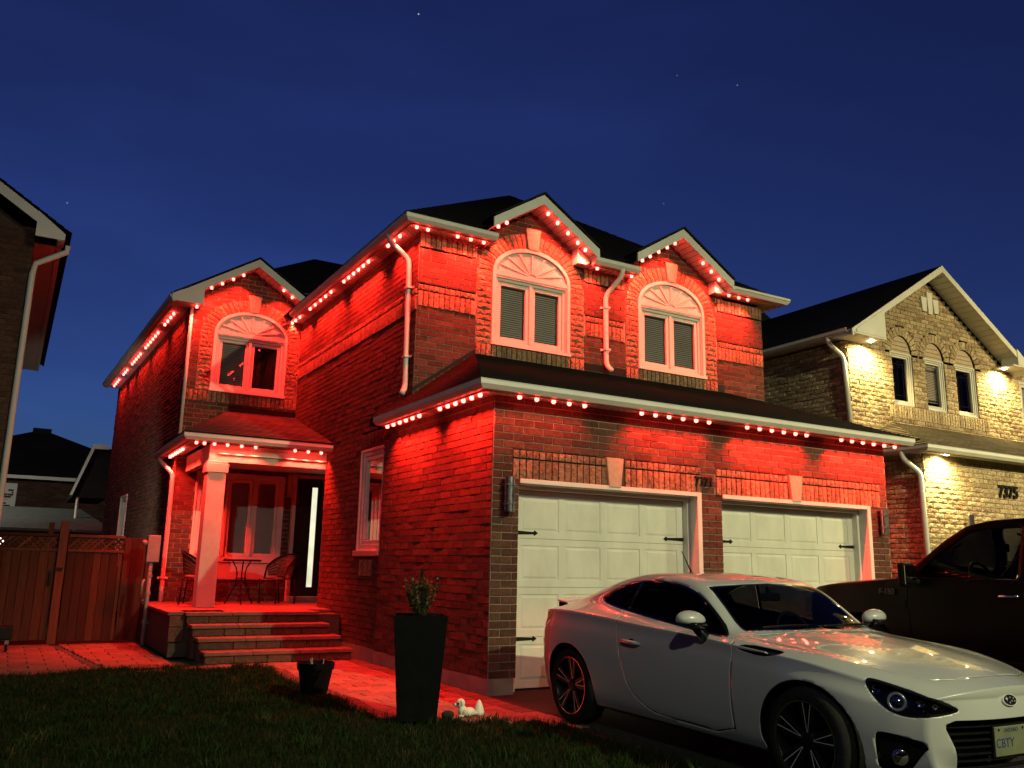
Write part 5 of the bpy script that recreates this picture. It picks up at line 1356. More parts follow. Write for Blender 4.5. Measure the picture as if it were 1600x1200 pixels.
def build_grid():
    ns, nv, nw, nn = 230, 40, 46, 30
    su = np.linspace(0, 1, ns); S_ = CL*(su+.020*np.sin(2*PI*su)*0)
    V_ = np.linspace(0, 1, nv)
    verts, faces, uv = [], [], []
    # front wrap (nose face), side, rear wrap: one strip of columns
    cols = []
    for i in range(nn):       # nose: from the middle line to the corner
        f = i/nn; col = []
        for v in V_:
            y, z = side_pt(np.float64(0.0), v); yy = y*f
            push = .055*(1-f**3)*(-(math.cos((v-.42)*2.6)))+.055*(1-f**3)    # nose bulges forward at bumper height
            lip = -.02*(1-f**2)*max(0, 1-abs(v-.05)/.12)
            col.append((yy, plan_s(0.0, yy)+push*.9+lip, z))
        col = [(p[0], p[1]+.13*(1-f**3)*max(0.0, 1-v/.42)**1.4, p[2]) for p, v in zip(col, V_)]
        cols.append(col)
    for s in S_:
        col = []
        for v in V_:
            y, z = side_pt(s, v); col.append((y, plan_s(s, y), z))
        cols.append(col)
    for i in range(nn-1, -1, -1):
        f = i/nn; col = []
        for v in V_:
            y, z = side_pt(np.float64(CL), v); yy = y*f
            push = -.05*(1-f**3)*(math.cos((v-.55)*2.4))+.05*(1-f**3)
            col.append((yy, plan_s(CL, yy)-push*.9+.0, z))
        cols.append(col)
    nc = len(cols)
    for c in cols: verts += c
    for i in range(nc-1):
        for j in range(nv-1):
            a = i*nv+j; faces.append((a, a+nv, a+nv+1, a+1))
    # top sheet: belt line to the centre
    base = len(verts)
    Wn = np.linspace(0, 1, nw)
    for s in S_:
        yb, zb = side_pt(s, 1.0)
        y5 = min(pchip(T_BELT_S, T_K5_Y, s), yb-.03); z5 = pchip(T_BELT_S, T_K5_Z, s)
        y6 = min(pchip(T_K6_S, T_K6_Y, s), y5-.02); z6 = pchip(T_K6_S, T_K6_Z, s); z8 = pchip(T_C_S, T_C_Z, s)
        z65 = z6+(z8-z6)*.62; y65 = y6*.62
        kw = [0, .18, .52, .76, 1.0]; ky = [yb, y5, y6, y65*.80, 0]; kz = [zb, z5, z6, z6+(z8-z6)*.74, z8]
        yy = pchip(kw, ky, Wn); zz = pchip(kw, kz, Wn)
        # level the crown at the middle line
        for w, y, z in zip(Wn, yy, zz):
            y = max(0.0, y); verts.append((y, plan_s(s, y), z))
    for i in range(len(S_)-1):
        for j in range(nw-1):
            a = base+i*nw+j; faces.append((a, a+nw, a+nw+1, a+1))
    # nose cap between front belt row and the first top row is closed by welding
    V = np.array(verts, float)
    return V, faces, nc, nv, base, nw, len(S_), nn
class Sheet:
    """a polygon sheet that can be cut along the zero line of any scalar field"""
    def __init__(s, V, F): s.V = np.asarray(V, float); s.F = list(F)
    def cut(s, fn):
        g = fn(s.V); g = np.where(np.abs(g) < 1e-7, 1e-7, g)
        V = list(map(tuple, s.V)); cache = {}; inside, outside = [], []
        def cross(a, b):
            k = (a, b) if a < b else (b, a)
            if k not in cache:
                i, j = k; t = g[i]/(g[i]-g[j]); cache[k] = len(V); V.append(tuple(s.V[i]+(s.V[j]-s.V[i])*t))
            return cache[k]
        for f in s.F:
            sg = [g[i] < 0 for i in f]
            if all(sg): inside.append(f); continue
            if not any(sg): outside.append(f); continue
            pi, po = [], []
            n = len(f)
            for k in range(n):
                a, b = f[k], f[(k+1) % n]
                (pi if sg[k] else po).append(a)
                if sg[k] != sg[(k+1) % n]:
                    c = cross(a, b); pi.append(c); po.append(c)
            if len(pi) > 2: inside.append(tuple(pi))
            if len(po) > 2: outside.append(tuple(po))
        V = np.array(V)
        return Sheet(V, inside).clean(), Sheet(V, outside).clean()
    def clean(s):
        used = sorted({i for f in s.F for i in f}); m = {o: n for n, o in enumerate(used)}
        return Sheet(s.V[used] if used else np.zeros((0, 3)), [tuple(m[i] for i in f) for f in s.F])
    def normals(s):
        N = np.zeros_like(s.V)
        for f in s.F:
            p = s.V[list(f)]; n = np.cross(p[1]-p[0], p[2]-p[0]) if len(f) == 3 else np.cross(p[2]-p[0], p[3 % len(f)]-p[1])
            for i in f: N[i] += n
        l = np.linalg.norm(N, axis=1, keepdims=True); return N/np.maximum(l, 1e-9)
    def shifted(s, d): return Sheet(s.V+s.normals()*d, s.F)
    def plus(s, o): return Sheet(np.vstack([s.V, o.V]) if len(s.V) else o.V, s.F+[tuple(i+len(s.V) for i in f) for f in o.F])
    def edge_skirt(s, d):
        """turn the open border inwards by d so that panels show a thickness"""
        N = s.normals(); cnt = {}
        for f in s.F:
            for k in range(len(f)):
                a, b = f[k], f[(k+1) % len(f)]; cnt.setdefault((min(a, b), max(a, b)), []).append((a, b))
        V = list(map(tuple, s.V)); F = list(s.F); mp_ = {}
        for k, e in cnt.items():
            if len(e) == 1:
                a, b = e[0]
                if s.V[a][0] < 1e-4 and s.V[b][0] < 1e-4: continue
                for i in (a, b):
                    if i not in mp_: mp_[i] = len(V); V.append(tuple(s.V[i]-N[i]*d))
                F.append((b, a, mp_[a], mp_[b]))
        return Sheet(V, F)
def weld(V, F, eps=1e-4):
    key = {}; m = []
    for p in V:
        k = tuple(np.round(np.array(p)/eps).astype(int)); m.append(key.setdefault(k, len(key)))
    V2 = np.zeros((len(key), 3))
    for i, j in enumerate(m): V2[j] = V[i]
    F2 = []
    for f in F:
        g = []
        for i in f:
            if not g or m[i] != g[-1]: g.append(m[i])
        if len(g) > 1 and g[0] == g[-1]: g.pop()
        if len(set(g)) > 2: F2.append(tuple(g))
    return V2, F2
def poly_sd(P, x, y):
    """signed distance to a polygon, negative inside"""
    P = np.asarray(P, float); d = np.full(x.shape, 1e9); ins = np.zeros(x.shape, bool); n = len(P)
    for i in range(n):
        a, b = P[i], P[(i+1) % n]; e = b-a; wx, wy = x-a[0], y-a[1]; t = np.clip((wx*e[0]+wy*e[1])/(e@e), 0, 1)
        d = np.minimum(d, np.hypot(wx-e[0]*t, wy-e[1]*t))
        c = ((a[1] > y) != (b[1] > y)); xi = (b[0]-a[0])*(y-a[1])/(b[1]-a[1]+1e-15)+a[0]; ins ^= c & (x < xi)
    return np.where(ins, -d, d)
def smooth_poly(P, n=3):
    P = [np.array(p, float) for p in P]
    for _ in range(n):
        Q = []
        for i in range(len(P)):
            a, b = P[i], P[(i+1) % len(P)]; Q += [a*.75+b*.25, a*.25+b*.75]
        P = Q
    return P
def emit_sheet(sh, name, mat, parent, sides=(1, -1), mirror_join=False, skirt=0.0, shift=0.0):
    """sheet -> object(s); local frame: x = -lateral for the side the photograph shows, y = rearwards"""
    if shift: sh = sh.shifted(shift)
    if skirt: sh = sh.edge_skirt(skirt)
    out = []
    def mk(sets):
        V, F = [], []
        for sg in sets:
            i = len(V); V += [(-sg*p[0], p[1]-2.11, p[2]) for p in sh.V]
            F += [tuple(i+k for k in (f if sg < 0 else f[::-1])) for f in sh.F]
        if len(sets) > 1: V, F = weld(V, F)
        me = bpy.data.meshes.new(name); me.from_pydata([tuple(v) for v in V], [], F); me.materials.append(mat)
        me.polygons.foreach_set('use_smooth', [True]*len(me.polygons)); me.update()
        o = bpy.data.objects.new(name, me); COL.objects.link(o); o.parent = parent; return o
    if mirror_join: return mk((1, -1))
    return [mk((s_,)) for s_ in sides]

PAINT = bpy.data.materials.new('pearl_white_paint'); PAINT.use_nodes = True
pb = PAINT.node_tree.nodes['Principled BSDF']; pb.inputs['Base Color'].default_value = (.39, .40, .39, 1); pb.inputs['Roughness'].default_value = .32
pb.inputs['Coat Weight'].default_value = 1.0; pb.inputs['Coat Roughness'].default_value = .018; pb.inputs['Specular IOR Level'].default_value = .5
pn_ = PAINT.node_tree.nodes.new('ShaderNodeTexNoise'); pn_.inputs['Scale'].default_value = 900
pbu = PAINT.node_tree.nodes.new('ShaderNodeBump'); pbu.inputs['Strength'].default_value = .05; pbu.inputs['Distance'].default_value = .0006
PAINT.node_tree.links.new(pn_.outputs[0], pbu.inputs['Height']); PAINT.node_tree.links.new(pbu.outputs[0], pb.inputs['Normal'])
BLK = noisy('black_trim', (.006, .006, .006), (.010, .010, .010), 30, (.4, .55), .05, 200)
GLOSSBLK, _, _ = principled('gloss_black', (.006, .006, .007), .08, 0, .5, .6)
TINT = glass('tinted_glass', (.03, .03, .03), .015, 1.18)
CLEAR = glass('windscreen_glass', (.50, .51, .50), .01, 1.16)
LENS = glass('lamp_lens', (.85, .86, .86), .02, 1.25)
CHROME, _, _ = principled('chrome', (.75, .75, .75), .08, 1.0)
SILVER, _, _ = principled('satin_silver', (.72, .72, .72), .22, .6)
SPOKE, _, _ = principled('machined_face', (.70, .70, .70), .42, .5)
DKMETAL, _, _ = principled('gunmetal', (.010, .010, .011), .35, .5)
RUBBER = noisy('tyre_rubber', (.012, .012, .012), (.02, .02, .02), 40, (.8, .95), .2, 120)

CAR_X, CAR_Y, CAR_A = .7166, -3.000, -.0127
car = thing('white_coupe', 'white two-door sports coupe parked nose out on the driveway', 'car', (CAR_X, CAR_Y, -.0074), CAR_A); car.rotation_euler = (.0056, 0, CAR_A)
V, F, nc, nv, tb_, nw_, ns_, nn_ = build_grid()
# close the nose and tail: top edge of the wraps to the centre of the first and last top rows
for (c_lo, row) in ((0, 0), (nc-1, ns_-1)):
    step = 1 if row == 0 else -1
    wrap = [(c_lo+step*i)*nv+nv-1 for i in range(nn_+1)]           # centre -> corner along the wrap's top
    top = [tb_+row*nw_+j for j in range(nw_-1, -1, -1)]            # centre -> belt along the first top row
    i = j = 0
    while i < len(wrap)-1 or j < len(top)-1:
        fi = V[wrap[min(i+1, len(wrap)-1)]][0]; fj = V[top[min(j+1, len(top)-1)]][0]
        if j >= len(top)-1 or (i < len(wrap)-1 and fi <= fj): t = (wrap[i], wrap[i+1], top[j]); i += 1
        else: t = (wrap[i], top[j+1], top[j]); j += 1
        F.append(t if row == 0 else t[::-1])
V, F = weld(V, F, 2e-4)
body = Sheet(V, F)
AX_F, AX_R, WR = .855, 3.425, .310
SP = lambda V: (V[:, 1], V[:, 2])
# wheel arches
def arch_fn(ax, r): return lambda V: np.where(V[:, 0] > .45, np.hypot(V[:, 1]-ax, V[:, 2]-.312)-r, 1.0)
ar_f, body = body.cut(arch_fn(AX_F, .352)); ar_r, body = body.cut(arch_fn(AX_R, .350))
# glasshouse
def W_of(V): return V
def ws_fn(V):   # windscreen: seen from above, bounded by base curve, header and pillars
    y, s, z = V[:, 0], V[:, 1], V[:, 2]
    base = 1.385+.17*(y/.69)**2; head = 1.945+.035*(y/.6)**2
    pil = .648-.16*(s-1.5)-y
    return np.where(z > .86, np.maximum.reduce([base-s, s-head, -pil]), 1.0)
def rw_fn(V):   # rear screen
    y, s, z = V[:, 0], V[:, 1], V[:, 2]
    return np.where(z > .97, np.maximum.reduce([3.02+.08*(y/.55)**2-s, s-3.74+.10*(y/.5)**2, y-(.515-.03*(s-3.0))]), 1.0)
DLO = smooth_poly([(1.555, .850), (1.63, .910), (1.80, 1.035), (1.96, 1.128), (2.15, 1.187), (2.42, 1.216), (2.70, 1.211), (2.92, 1.17), (3.08, 1.110), (3.20, 1.050), (3.09, 1.012), (2.9, .980), (2.5, .934), (2.2, .902), (1.9, .873), (1.7, .856)], 2)
def dlo_fn(V): return np.where((V[:, 0] > .40) & (V[:, 2] > .80), poly_sd(DLO, V[:, 1], V[:, 2]), 1.0)
wsg, body = body.cut(ws_fn); rwg, body = body.cut(rw_fn); swg, body = body.cut(dlo_fn)
# door
DOOR = smooth_poly([(1.455, .225), (1.455, .45), (1.455, .70), (1.46, .84), (1.56, .90), (1.75, 1.03), (2.6, 1.23), (2.80, 1.08), (2.79, .92), (2.755, .80), (2.69, .59), (2.60, .39), (2.43, .285), (2.28, .240)], 1)
def door_line(V): return np.where(V[:, 0] > .5, poly_sd(DOOR, V[:, 1], V[:, 2]), 1.0)
def door_fn(V): return np.maximum(door_line(V), V[:, 2]-np.interp(V[:, 1], [1.4, 1.7, 2.2, 2.5, 2.9], [.846, .862, .907, .940, .988]))
door, body = body.cut(lambda V: door_fn(V)); 
gap, door = door.cut(lambda V: -(door_line(V)+.0050))
# bonnet shut line
def hood_fn(V):
    y, s, z = V[:, 0], V[:, 1], V[:, 2]
    P = np.array([(.0, .185), (.30, .205), (.45, .265), (.57, .40), (.665, .64), (.70, .9), (.715, 1.2), (.715, 1.46), (.6, 1.42), (.3, 1.35), (0, 1.33), (-.2, 1.33), (-.2, .185)])
    return np.where(z > .60, poly_sd(P, y, s), 1.0)
hood, body = body.cut(hood_fn); hgap, hood = hood.cut(lambda V: np.where(V[:, 0] < .02, 1., -(hood_fn(V)+.004)))
# front: lamps, grille, fog recess, chosen by position on the wrapped nose
def nose_q(V):
    y, s, z = V[:, 0], V[:, 1], V[:, 2]
    return y+np.clip(s-.20, 0, 3)*.9
HL = smooth_poly([(.405, .572), (.50, .614), (.62, .655), (.80, .692), (.93, .716), (.99, .715), (.985, .67), (.93, .60), (.84, .545), (.72, .525), (.58, .537), (.46, .556)], 2)
def hl_fn(V): return np.where((V[:, 1] < 1.0) & (V[:, 2] > .45), poly_sd(HL, nose_q(V), V[:, 2]), 1.0)
hl, body = body.cut(hl_fn)
GRL = [(-.3, .515), (.455, .520), (.515, .50), (.52, .475), (.43, .26), (.405, .235), (-.3, .232)]
def gr_fn(V): return np.where(V[:, 1] < .45, poly_sd(GRL, V[:, 0], V[:, 2]), 1.0)
grl, body = body.cut(gr_fn)
FOG = smooth_poly([(.600, .465), (.62, .478), (.76, .45), (.80, .44), (.78, .40), (.74, .30), (.70, .235), (.62, .232), (.606, .35)], 1)
FOG = smooth_poly([(.60, .395), (.72, .425), (.84, .440), (.865, .42), (.85, .28), (.83, .225), (.70, .22), (.66, .30)], 1)
def fog_fn(V): return np.where((V[:, 1] < .6) & (V[:, 2] < .56), poly_sd(FOG, V[:, 0]+np.clip(V[:, 1]-.2, 0, 1)*.5, V[:, 2]), 1.0)
fog, body = body.cut(fog_fn)
# line between bumper and wing
def bl_fn(V): return np.maximum.reduce([np.abs(V[:, 2]-(.612+.04*(V[:, 1]-.5)))-.0045, .55-V[:, 0], V[:, 1]-.80, .34-V[:, 1]])
# fender vent
VENT = smooth_poly([(1.435, .812), (1.35, .832), (1.10, .818), (1.02, .808), (1.06, .788), (1.19, .766), (1.40, .790)], 1)
def vent_fn(V): return np.where((V[:, 0] > .6) & (V[:, 1] < 1.6), poly_sd(VENT, V[:, 1], V[:, 2]), 1.0)
vent, body = body.cut(vent_fn)
# tail lamps
TL = smooth_poly([(.50, .74), (.50, .86), (.72, .905), (1.02, .90), (1.10, .86), (1.02, .80), (.85, .735), (.70, .715)], 1)
def tl_fn(V): return np.where((V[:, 1] > 3.75) & (V[:, 2] > .6), poly_sd(TL, V[:, 0]+np.clip(4.05-V[:, 1], 0, 1)*.9, V[:, 2]), 1.0)
tl, body = body.cut(tl_fn)
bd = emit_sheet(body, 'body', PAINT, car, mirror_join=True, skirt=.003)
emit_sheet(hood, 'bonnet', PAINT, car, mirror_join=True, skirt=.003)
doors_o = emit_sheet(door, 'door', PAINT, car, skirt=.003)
for k, o in enumerate(doors_o): emit_sheet(gap, 'door_gap_shade', BLK, o, sides=((1, -1)[k],), shift=-.002)  # black strips stand in for the shade inside the door and bonnet gaps
emit_sheet(hgap, 'bonnet_gap', BLK, car, mirror_join=True, shift=-.002)
lin = Sheet(V, F)
for fn in (ws_fn, rw_fn, dlo_fn): lin = lin.cut(lambda V, fn=fn: fn(V)-.012)[1]
lin = lin.cut(arch_fn(AX_F, .345))[1].cut(arch_fn(AX_R, .343))[1].cut(lambda V: gr_fn(V)-.0)[1].cut(fog_fn)[1].cut(lambda V: hl_fn(V))[1]
emit_sheet(lin, 'inner_shell', BLK, car, mirror_join=True, shift=-.016)
wsi, wsb = wsg.cut(lambda V: ws_fn(V)+.022)
wso = emit_sheet(wsi, 'windscreen', CLEAR, car, mirror_join=True, shift=-.004)
emit_sheet(wsb, 'windscreen_edge', GLOSSBLK, wso, mirror_join=True, shift=-.003)
rwo = emit_sheet(rwg, 'rear_screen', TINT, car, mirror_join=True, shift=-.004)
sb_, si = swg.cut(lambda V: -(dlo_fn(V)+.014))
pil_s, si = si.cut(lambda V: np.abs(V[:, 1]-2.735+.25*(V[:, 2]-1.0))-.018)
for o, q in zip(emit_sheet(si, 'side_window', TINT, car, shift=-.006), emit_sheet(sb_, 'window_seal', GLOSSBLK, car, shift=-.003)): pass
emit_sheet(pil_s, 'window_divider', GLOSSBLK, car, shift=-.004)
# head lamps: dark bowl, projector, lens
hlo = emit_sheet(hl, 'headlight', LENS, car, shift=-.001)
hin = hl.shifted(-.055); rim_in, rim = hl.cut(lambda V: hl_fn(V)+.014)
for k, o in enumerate(hlo):
    sg = (1, -1)[k]
    bwl = emit_sheet(hin, 'lamp_bowl', GLOSSBLK, o, sides=(sg,))[0]; emit_sheet(rim, 'lamp_surround', GLOSSBLK, o, sides=(sg,), shift=.0008)
    HN = hl.normals()
    def put(q_, z_, deep, prof, mat, nm, seg=20):
        i = int(np.argmin((nose_q(hl.V)-q_)**2+(hl.V[:, 2]-z_)**2)); p = hl.V[i]-HN[i]*deep; n_ = Vector((-sg*HN[i][0], HN[i][1], HN[i][2]*.3)).normalized()
        me_ = MB(); me_.lathe(prof, (0, 0, 0), seg, axis='y'); ob = me_.build(nm, mat, None, smooth=True); ob.parent = o
        ob.location = (-sg*p[0], p[1]-2.11, p[2]); ob.rotation_euler = (-n_).to_track_quat('Y', 'Z').to_euler(); return ob
    put(.80, .625, .050, [(0, -.012), (.026, -.010), (.036, .0), (.036, .03)], CHROME, 'projector_lens')
    put(.80, .625, .046, [(.037, -.006), (.050, -.014), (.054, -.004), (.044, .02)], SILVER, 'projector_ring')
    put(.915, .66, .040, [(0, .01), (.018, .0), (.026, -.010), (.028, -.010)], CHROME, 'reflector')
    put(.63, .605, .030, [(0, .006), (.014, .0), (.020, -.010), (.022, -.010)], CHROME, 'indicator_bulb')
    put(.56, .590, .024, [(0, .006), (.010, .0), (.014, -.008), (.016, -.008)], CHROME, 'indicator_bulb')
tlm, _, _ = principled('tail_lamp_red', (.35, .015, .012), .12, 0, .5, .8)
emit_sheet(tl, 'tail_lamp', tlm, car, shift=-.002)
# grille recess with a mesh of bars
gro = emit_sheet(grl.shifted(-.09), 'grille', BLK, car, mirror_join=True)
m = MB()
for i in range(7):
    z = .26+i*.036; h_ = np.interp(z, [.235, .51], [.40, .505]); n = 14
    for k in range(n):
        y0, y1 = -h_+2*h_*k/n, -h_+2*h_*(k+1)/n
        f = lambda y: float(plan_s(0.0, y))+.055-2.11
        m.hexa([(y0, f(y0), z-.004), (y1, f(y1), z-.004), (y1, f(y1)+.02, z-.004), (y0, f(y0)+.02, z-.004), (y0, f(y0), z+.004), (y1, f(y1), z+.004), (y1, f(y1)+.02, z+.004), (y0, f(y0)+.02, z+.004)])
gb_ = m.build('grille_bar', BLK, None, kind='stuff'); gb_.parent = gro
fgo = emit_sheet(fog.shifted(-.07), 'fog_recess', BLK, car)
for k, o in enumerate(fgo):
    sg = (1, -1)[k]
    m = MB(); m.lathe([(0, -.006), (.034, -.004), (.042, .0), (.046, .02)], (0, 0, 0), 18, axis='y'); ob = m.build('fog_lamp', CHROME, None, smooth=True); ob.parent = o; ob.location = (-sg*.70, .30-2.11, .315); ob.rotation_euler = (0, 0, -sg*.45)
vo = emit_sheet(vent.shifted(-.02), 'wing_vent', BLK, car)
for k, o in enumerate(vo):
    sg = (1, -1)[k]; m = MB(); Y = lambda s_, z_: -sg*(float(side_pt(np.float64(s_), .97)[0])+.001)
    P = [(1.43, .800), (1.43, .817), (1.16, .800), (1.14, .790)]
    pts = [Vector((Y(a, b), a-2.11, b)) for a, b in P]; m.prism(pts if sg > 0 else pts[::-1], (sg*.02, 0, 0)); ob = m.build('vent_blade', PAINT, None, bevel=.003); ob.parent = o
# emblem: dark oval with one large and five small stars in a chrome rim
em = MB(); n = 28; bi = int(np.argmin((body.V[:, 0])**2+(body.V[:, 2]-.606)**2+np.where(body.V[:, 1] > .4, 9, 0))); bn_ = body.normals()[bi]
e0 = Vector((0, body.V[bi][1]-2.11, body.V[bi][2])); nx = Vector((0, bn_[1], bn_[2])).normalized()
if nx.y > 0: nx = -nx
ux = Vector((1, 0, 0)); uz = nx.cross(ux)*-1
if uz.z < 0: uz = -uz
ev = lambda a, b, d: e0+ux*a+uz*b+nx*d
em.poly([ev(.064*math.cos(2*PI*k/n), .032*math.sin(2*PI*k/n), .012) for k in range(n)])
for k in range(n):
    a0, a1 = 2*PI*k/n, 2*PI*(k+1)/n; em.quad(ev(.064*math.cos(a0), .032*math.sin(a0), -.03), ev(.064*math.cos(a1), .032*math.sin(a1), -.03), ev(.064*math.cos(a1), .032*math.sin(a1), .012), ev(.064*math.cos(a0), .032*math.sin(a0), .012))
NAVY, _, _ = principled('emblem_blue', (.002, .003, .009), .5, 0, .2, 0)
eo = em.build('emblem', NAVY, None); eo.parent = car
m = MB()
for k in range(n):
    a0, a1 = 2*PI*k/n, 2*PI*(k+1)/n
    q = lambda a, r, d: ev(.064*r*math.cos(a), .032*r*math.sin(a), d)
    m.quad(q(a0, .93, .0125), q(a0, 1.04, .0125), q(a1, 1.04, .0125), q(a1, .93, .0125)); m.quad(q(a0, 1.04, .0125), q(a0, 1.06, -.02), q(a1, 1.06, -.02), q(a1, 1.04, .0125))
ob = m.build('emblem_rim', SPOKE, None); ob.parent = eo
for x_, z_, r in ((-.030, .008, .015), (.006, .014, .007), (.034, .008, .007), (.040, -.008, .007), (.014, -.006, .007), (-.008, -.014, .007)):
    m = MB(); m.poly([ev(x_+r*(1 if k % 2 == 0 else .32)*math.cos(PI/4*k+PI/2), z_+r*(1 if k % 2 == 0 else .32)*math.sin(PI/4*k+PI/2), .0135) for k in range(8)]); ob = m.build('star', SPOKE, None); ob.parent = eo
# licence plate on its holder
m = MB(); py = float(plan_s(0.0, .0))+.045-2.11; m.box(-.155, .155, py-.004, py+.004, .310, .470)
PLT = noisy('plate_white', (.12, .13, .08), (.16, .17, .11), 8, (.4, .55)); po = m.build('licence_plate', PLT, None, bevel=.004); po.parent = car
m = MB(); m.box(-.162, .162, py+.0045, py+.014, .303, .477); m.box(-.1, .1, py+.012, py+.10, .345, .425); ob = m.build('plate_holder', BLK, None); ob.parent = po
PBLUE, _, _ = principled('plate_blue', (.01, .03, .14), .5)
def plate_text(t, size, x, z):
    ob = text_mesh(t, 'plate_lettering', size, .0008, PBLUE, None, (0, 0, 0), (PI/2, 0, 0), align='CENTER'); ob.parent = po; ob.location = (x, py-.0045, z)
plate_text('ONTARIO', .030, 0, .437); plate_text('CBTY', .070, -.062, .357)
for x_ in (-.115, .115):
    m = MB(); m.lathe([(0, -.003), (.007, -.003), (.007, .0)], (x_, py-.004, .453), 10, axis='y'); ob = m.build('plate_screw', BLK, None); ob.parent = po
# sill skirts, splitter
m = MB(); m.box(-.70, .70, .50-2.11, 3.7-2.11, .16, .20); ob = m.build('underbody', BLK, None); ob.parent = car
# arch linings
for ax in (AX_F, AX_R):
    for sg in (1, -1):
        m = MB(); n = 24; pr = [(-sg*.40, .33), (-sg*.875, .365)]
        for k in range(n):
            a0, a1 = PI*(-.12+1.24*k/n), PI*(-.12+1.24*(k+1)/n)
            q = lambda a, x_, r: (x_, ax-2.11+r*math.cos(a), .312+r*math.sin(a))
            m.quad(q(a0, -sg*.42, .358), q(a1, -sg*.42, .358), q(a1, -sg*.80, .358), q(a0, -sg*.80, .358))
            m.poly([q(a0, -sg*.42, .358), q(a1, -sg*.42, .358), (-sg*.42, ax-2.11, .312)])
        ob = m.build('arch_liner', BLK, None); ob.parent = car
# wheels: five pairs of slim spokes with machined edges
def wheel(y, s, sg):
    root = None
    prof = [(.222, -.095), (.242, -.104), (.285, -.102), (.303, -.088), (.312, -.068), (.312, .068), (.303, .088), (.285, .102), (.242, .104), (.226, .094), (.222, -.095)]
    m = MB(); m.lathe(prof, (0, 0, 0), 48, axis='x'); root = m.build('wheel', RUBBER, None, smooth=True); root.parent = car; root.location = (-sg*y, s-2.11, .312)
    o_ = -sg   # outward along x
    m = MB(); m.lathe([(.228, o_*.094), (.237, o_*.098), (.231, o_*.101), (.219, o_*.086), (.210, o_*.02), (.205, -o_*.08)], (0, 0, 0), 48, axis='x'); ob = m.build('rim', DKMETAL, None, smooth=True); ob.parent = root
    m = MB(); m.lathe([(.2325, o_*.1015), (.2265, o_*.1008)], (0, 0, 0), 48, axis='x'); ob = m.build('rim_edge', CHROME, None); ob.parent = root
    m = MB(); m.lathe([(0, o_*.078), (.028, o_*.080), (.060, o_*.074), (.066, o_*.05)], (0, 0, 0), 24, axis='x'); ob = m.build('hub', DKMETAL, None, smooth=True); ob.parent = root
    m = MB(); m.lathe([(0, -o_*.02), (.15, -o_*.02), (.155, -o_*.03)], (0, 0, 0), 30, axis='x'); ob = m.build('brake_disc', DKMETAL, None); ob.parent = root
    for k in range(5):
        a = 2*PI*k/5+PI/2+.1
        for q in (-1, 1):
            b0, b1 = a+q*.30, a+q*.21
            ca, sa = math.cos, math.sin
            p0 = Vector((o_*.074, .050*ca(b0), .050*sa(b0))); p1 = Vector((o_*.094, .226*ca(b1), .226*sa(b1)))
            d = (p1-p0).normalized(); t = Vector((o_, 0, 0)).cross(d).normalized(); w0, w1 = .013, .017
            m = MB(); m.hexa([p0-t*w0-Vector((o_*.03, 0, 0)), p0+t*w0-Vector((o_*.03, 0, 0)), p1+t*w1-Vector((o_*.03, 0, 0)), p1-t*w1-Vector((o_*.03, 0, 0)), p0-t*w0, p0+t*w0, p1+t*w1, p1-t*w1]); ob = m.build('spoke', DKMETAL, None, bevel=.002, seg=1); ob.parent = root
            e = Vector((o_*.0012, 0, 0)); u0, u1 = (w0-.006, w0) if q < 0 else (-w0, -w0+.006)
            m = MB(); u0b, u1b = (w1-.007, w1) if q > 0 else (-w1, -w1+.007)
            m.quad(p0+t*(q*w0-.003)+e, p0+t*(q*w0+.001)+e, p1+t*(q*w1+.001)+e, p1+t*(q*w1-.005)+e); ob = m.build('spoke_edge', SPOKE, None); ob.parent = root
    return root
for s in (AX_F, AX_R):
    for sg in (1, -1): wheel(.752, s, sg)
# mirrors
for sg in (1, -1):
    m = MB(); ico(m, (0, 0, 0), 1, (.125, .080, .064), 20, 14)
    mv = []
    for (x_, y_, z_) in m.v:
        if y_ > 0: y_ *= .55          # flat glass side to the rear
        if z_ < -.02: z_ = -.02+(z_+.02)*.55
        mv.append((x_, y_-.25*abs(x_)*0, z_+.10*x_*(-sg)*.5))
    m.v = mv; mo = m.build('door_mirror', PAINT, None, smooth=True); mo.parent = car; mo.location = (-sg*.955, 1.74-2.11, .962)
    m = MB(); m.tube([(sg*.05, .005, -.03), (sg*.085, .01, -.075), (sg*.13, .0, -.115)], [.045, .035, .045], 10); ob = m.build('mirror_foot', GLOSSBLK, None, smooth=True); ob.parent = mo
    m = MB(); m.tube([(-sg*.108, -.004, -.018), (-sg*.03, -.070, -.03), (sg*.08, -.060, -.034)], [.010, .022, .026], 8); ob = m.build('mirror_base', GLOSSBLK, None, smooth=True); ob.parent = mo
# handles
for k, o in enumerate(doors_o):
    sg = (1, -1)[k]; yy = float(side_pt(np.float64(2.55), .80)[0])
    m = MB(); m.tube([(-sg*(yy+.004), 2.44-2.11, .738), (-sg*(yy+.028), 2.465-2.11, .739), (-sg*(yy+.032), 2.55-2.11, .742), (-sg*(yy+.028), 2.635-2.11, .746), (-sg*(yy+.004), 2.66-2.11, .747)], [.012, .016, .016, .016, .012], 10)
    ob = m.build('handle', SILVER, None, smooth=True); ob.parent = o
    m = MB(); m.lathe([(0, 0), (.042, 0), (.048, .003)], (0, 0, 0), 16, axis='x'); ob = m.build('handle_cup', BLK, None); ob.parent = o; ob.location = (-sg*(yy-.0005), 2.55-2.11, .740); ob.scale = (sg*-1, 1, .55)
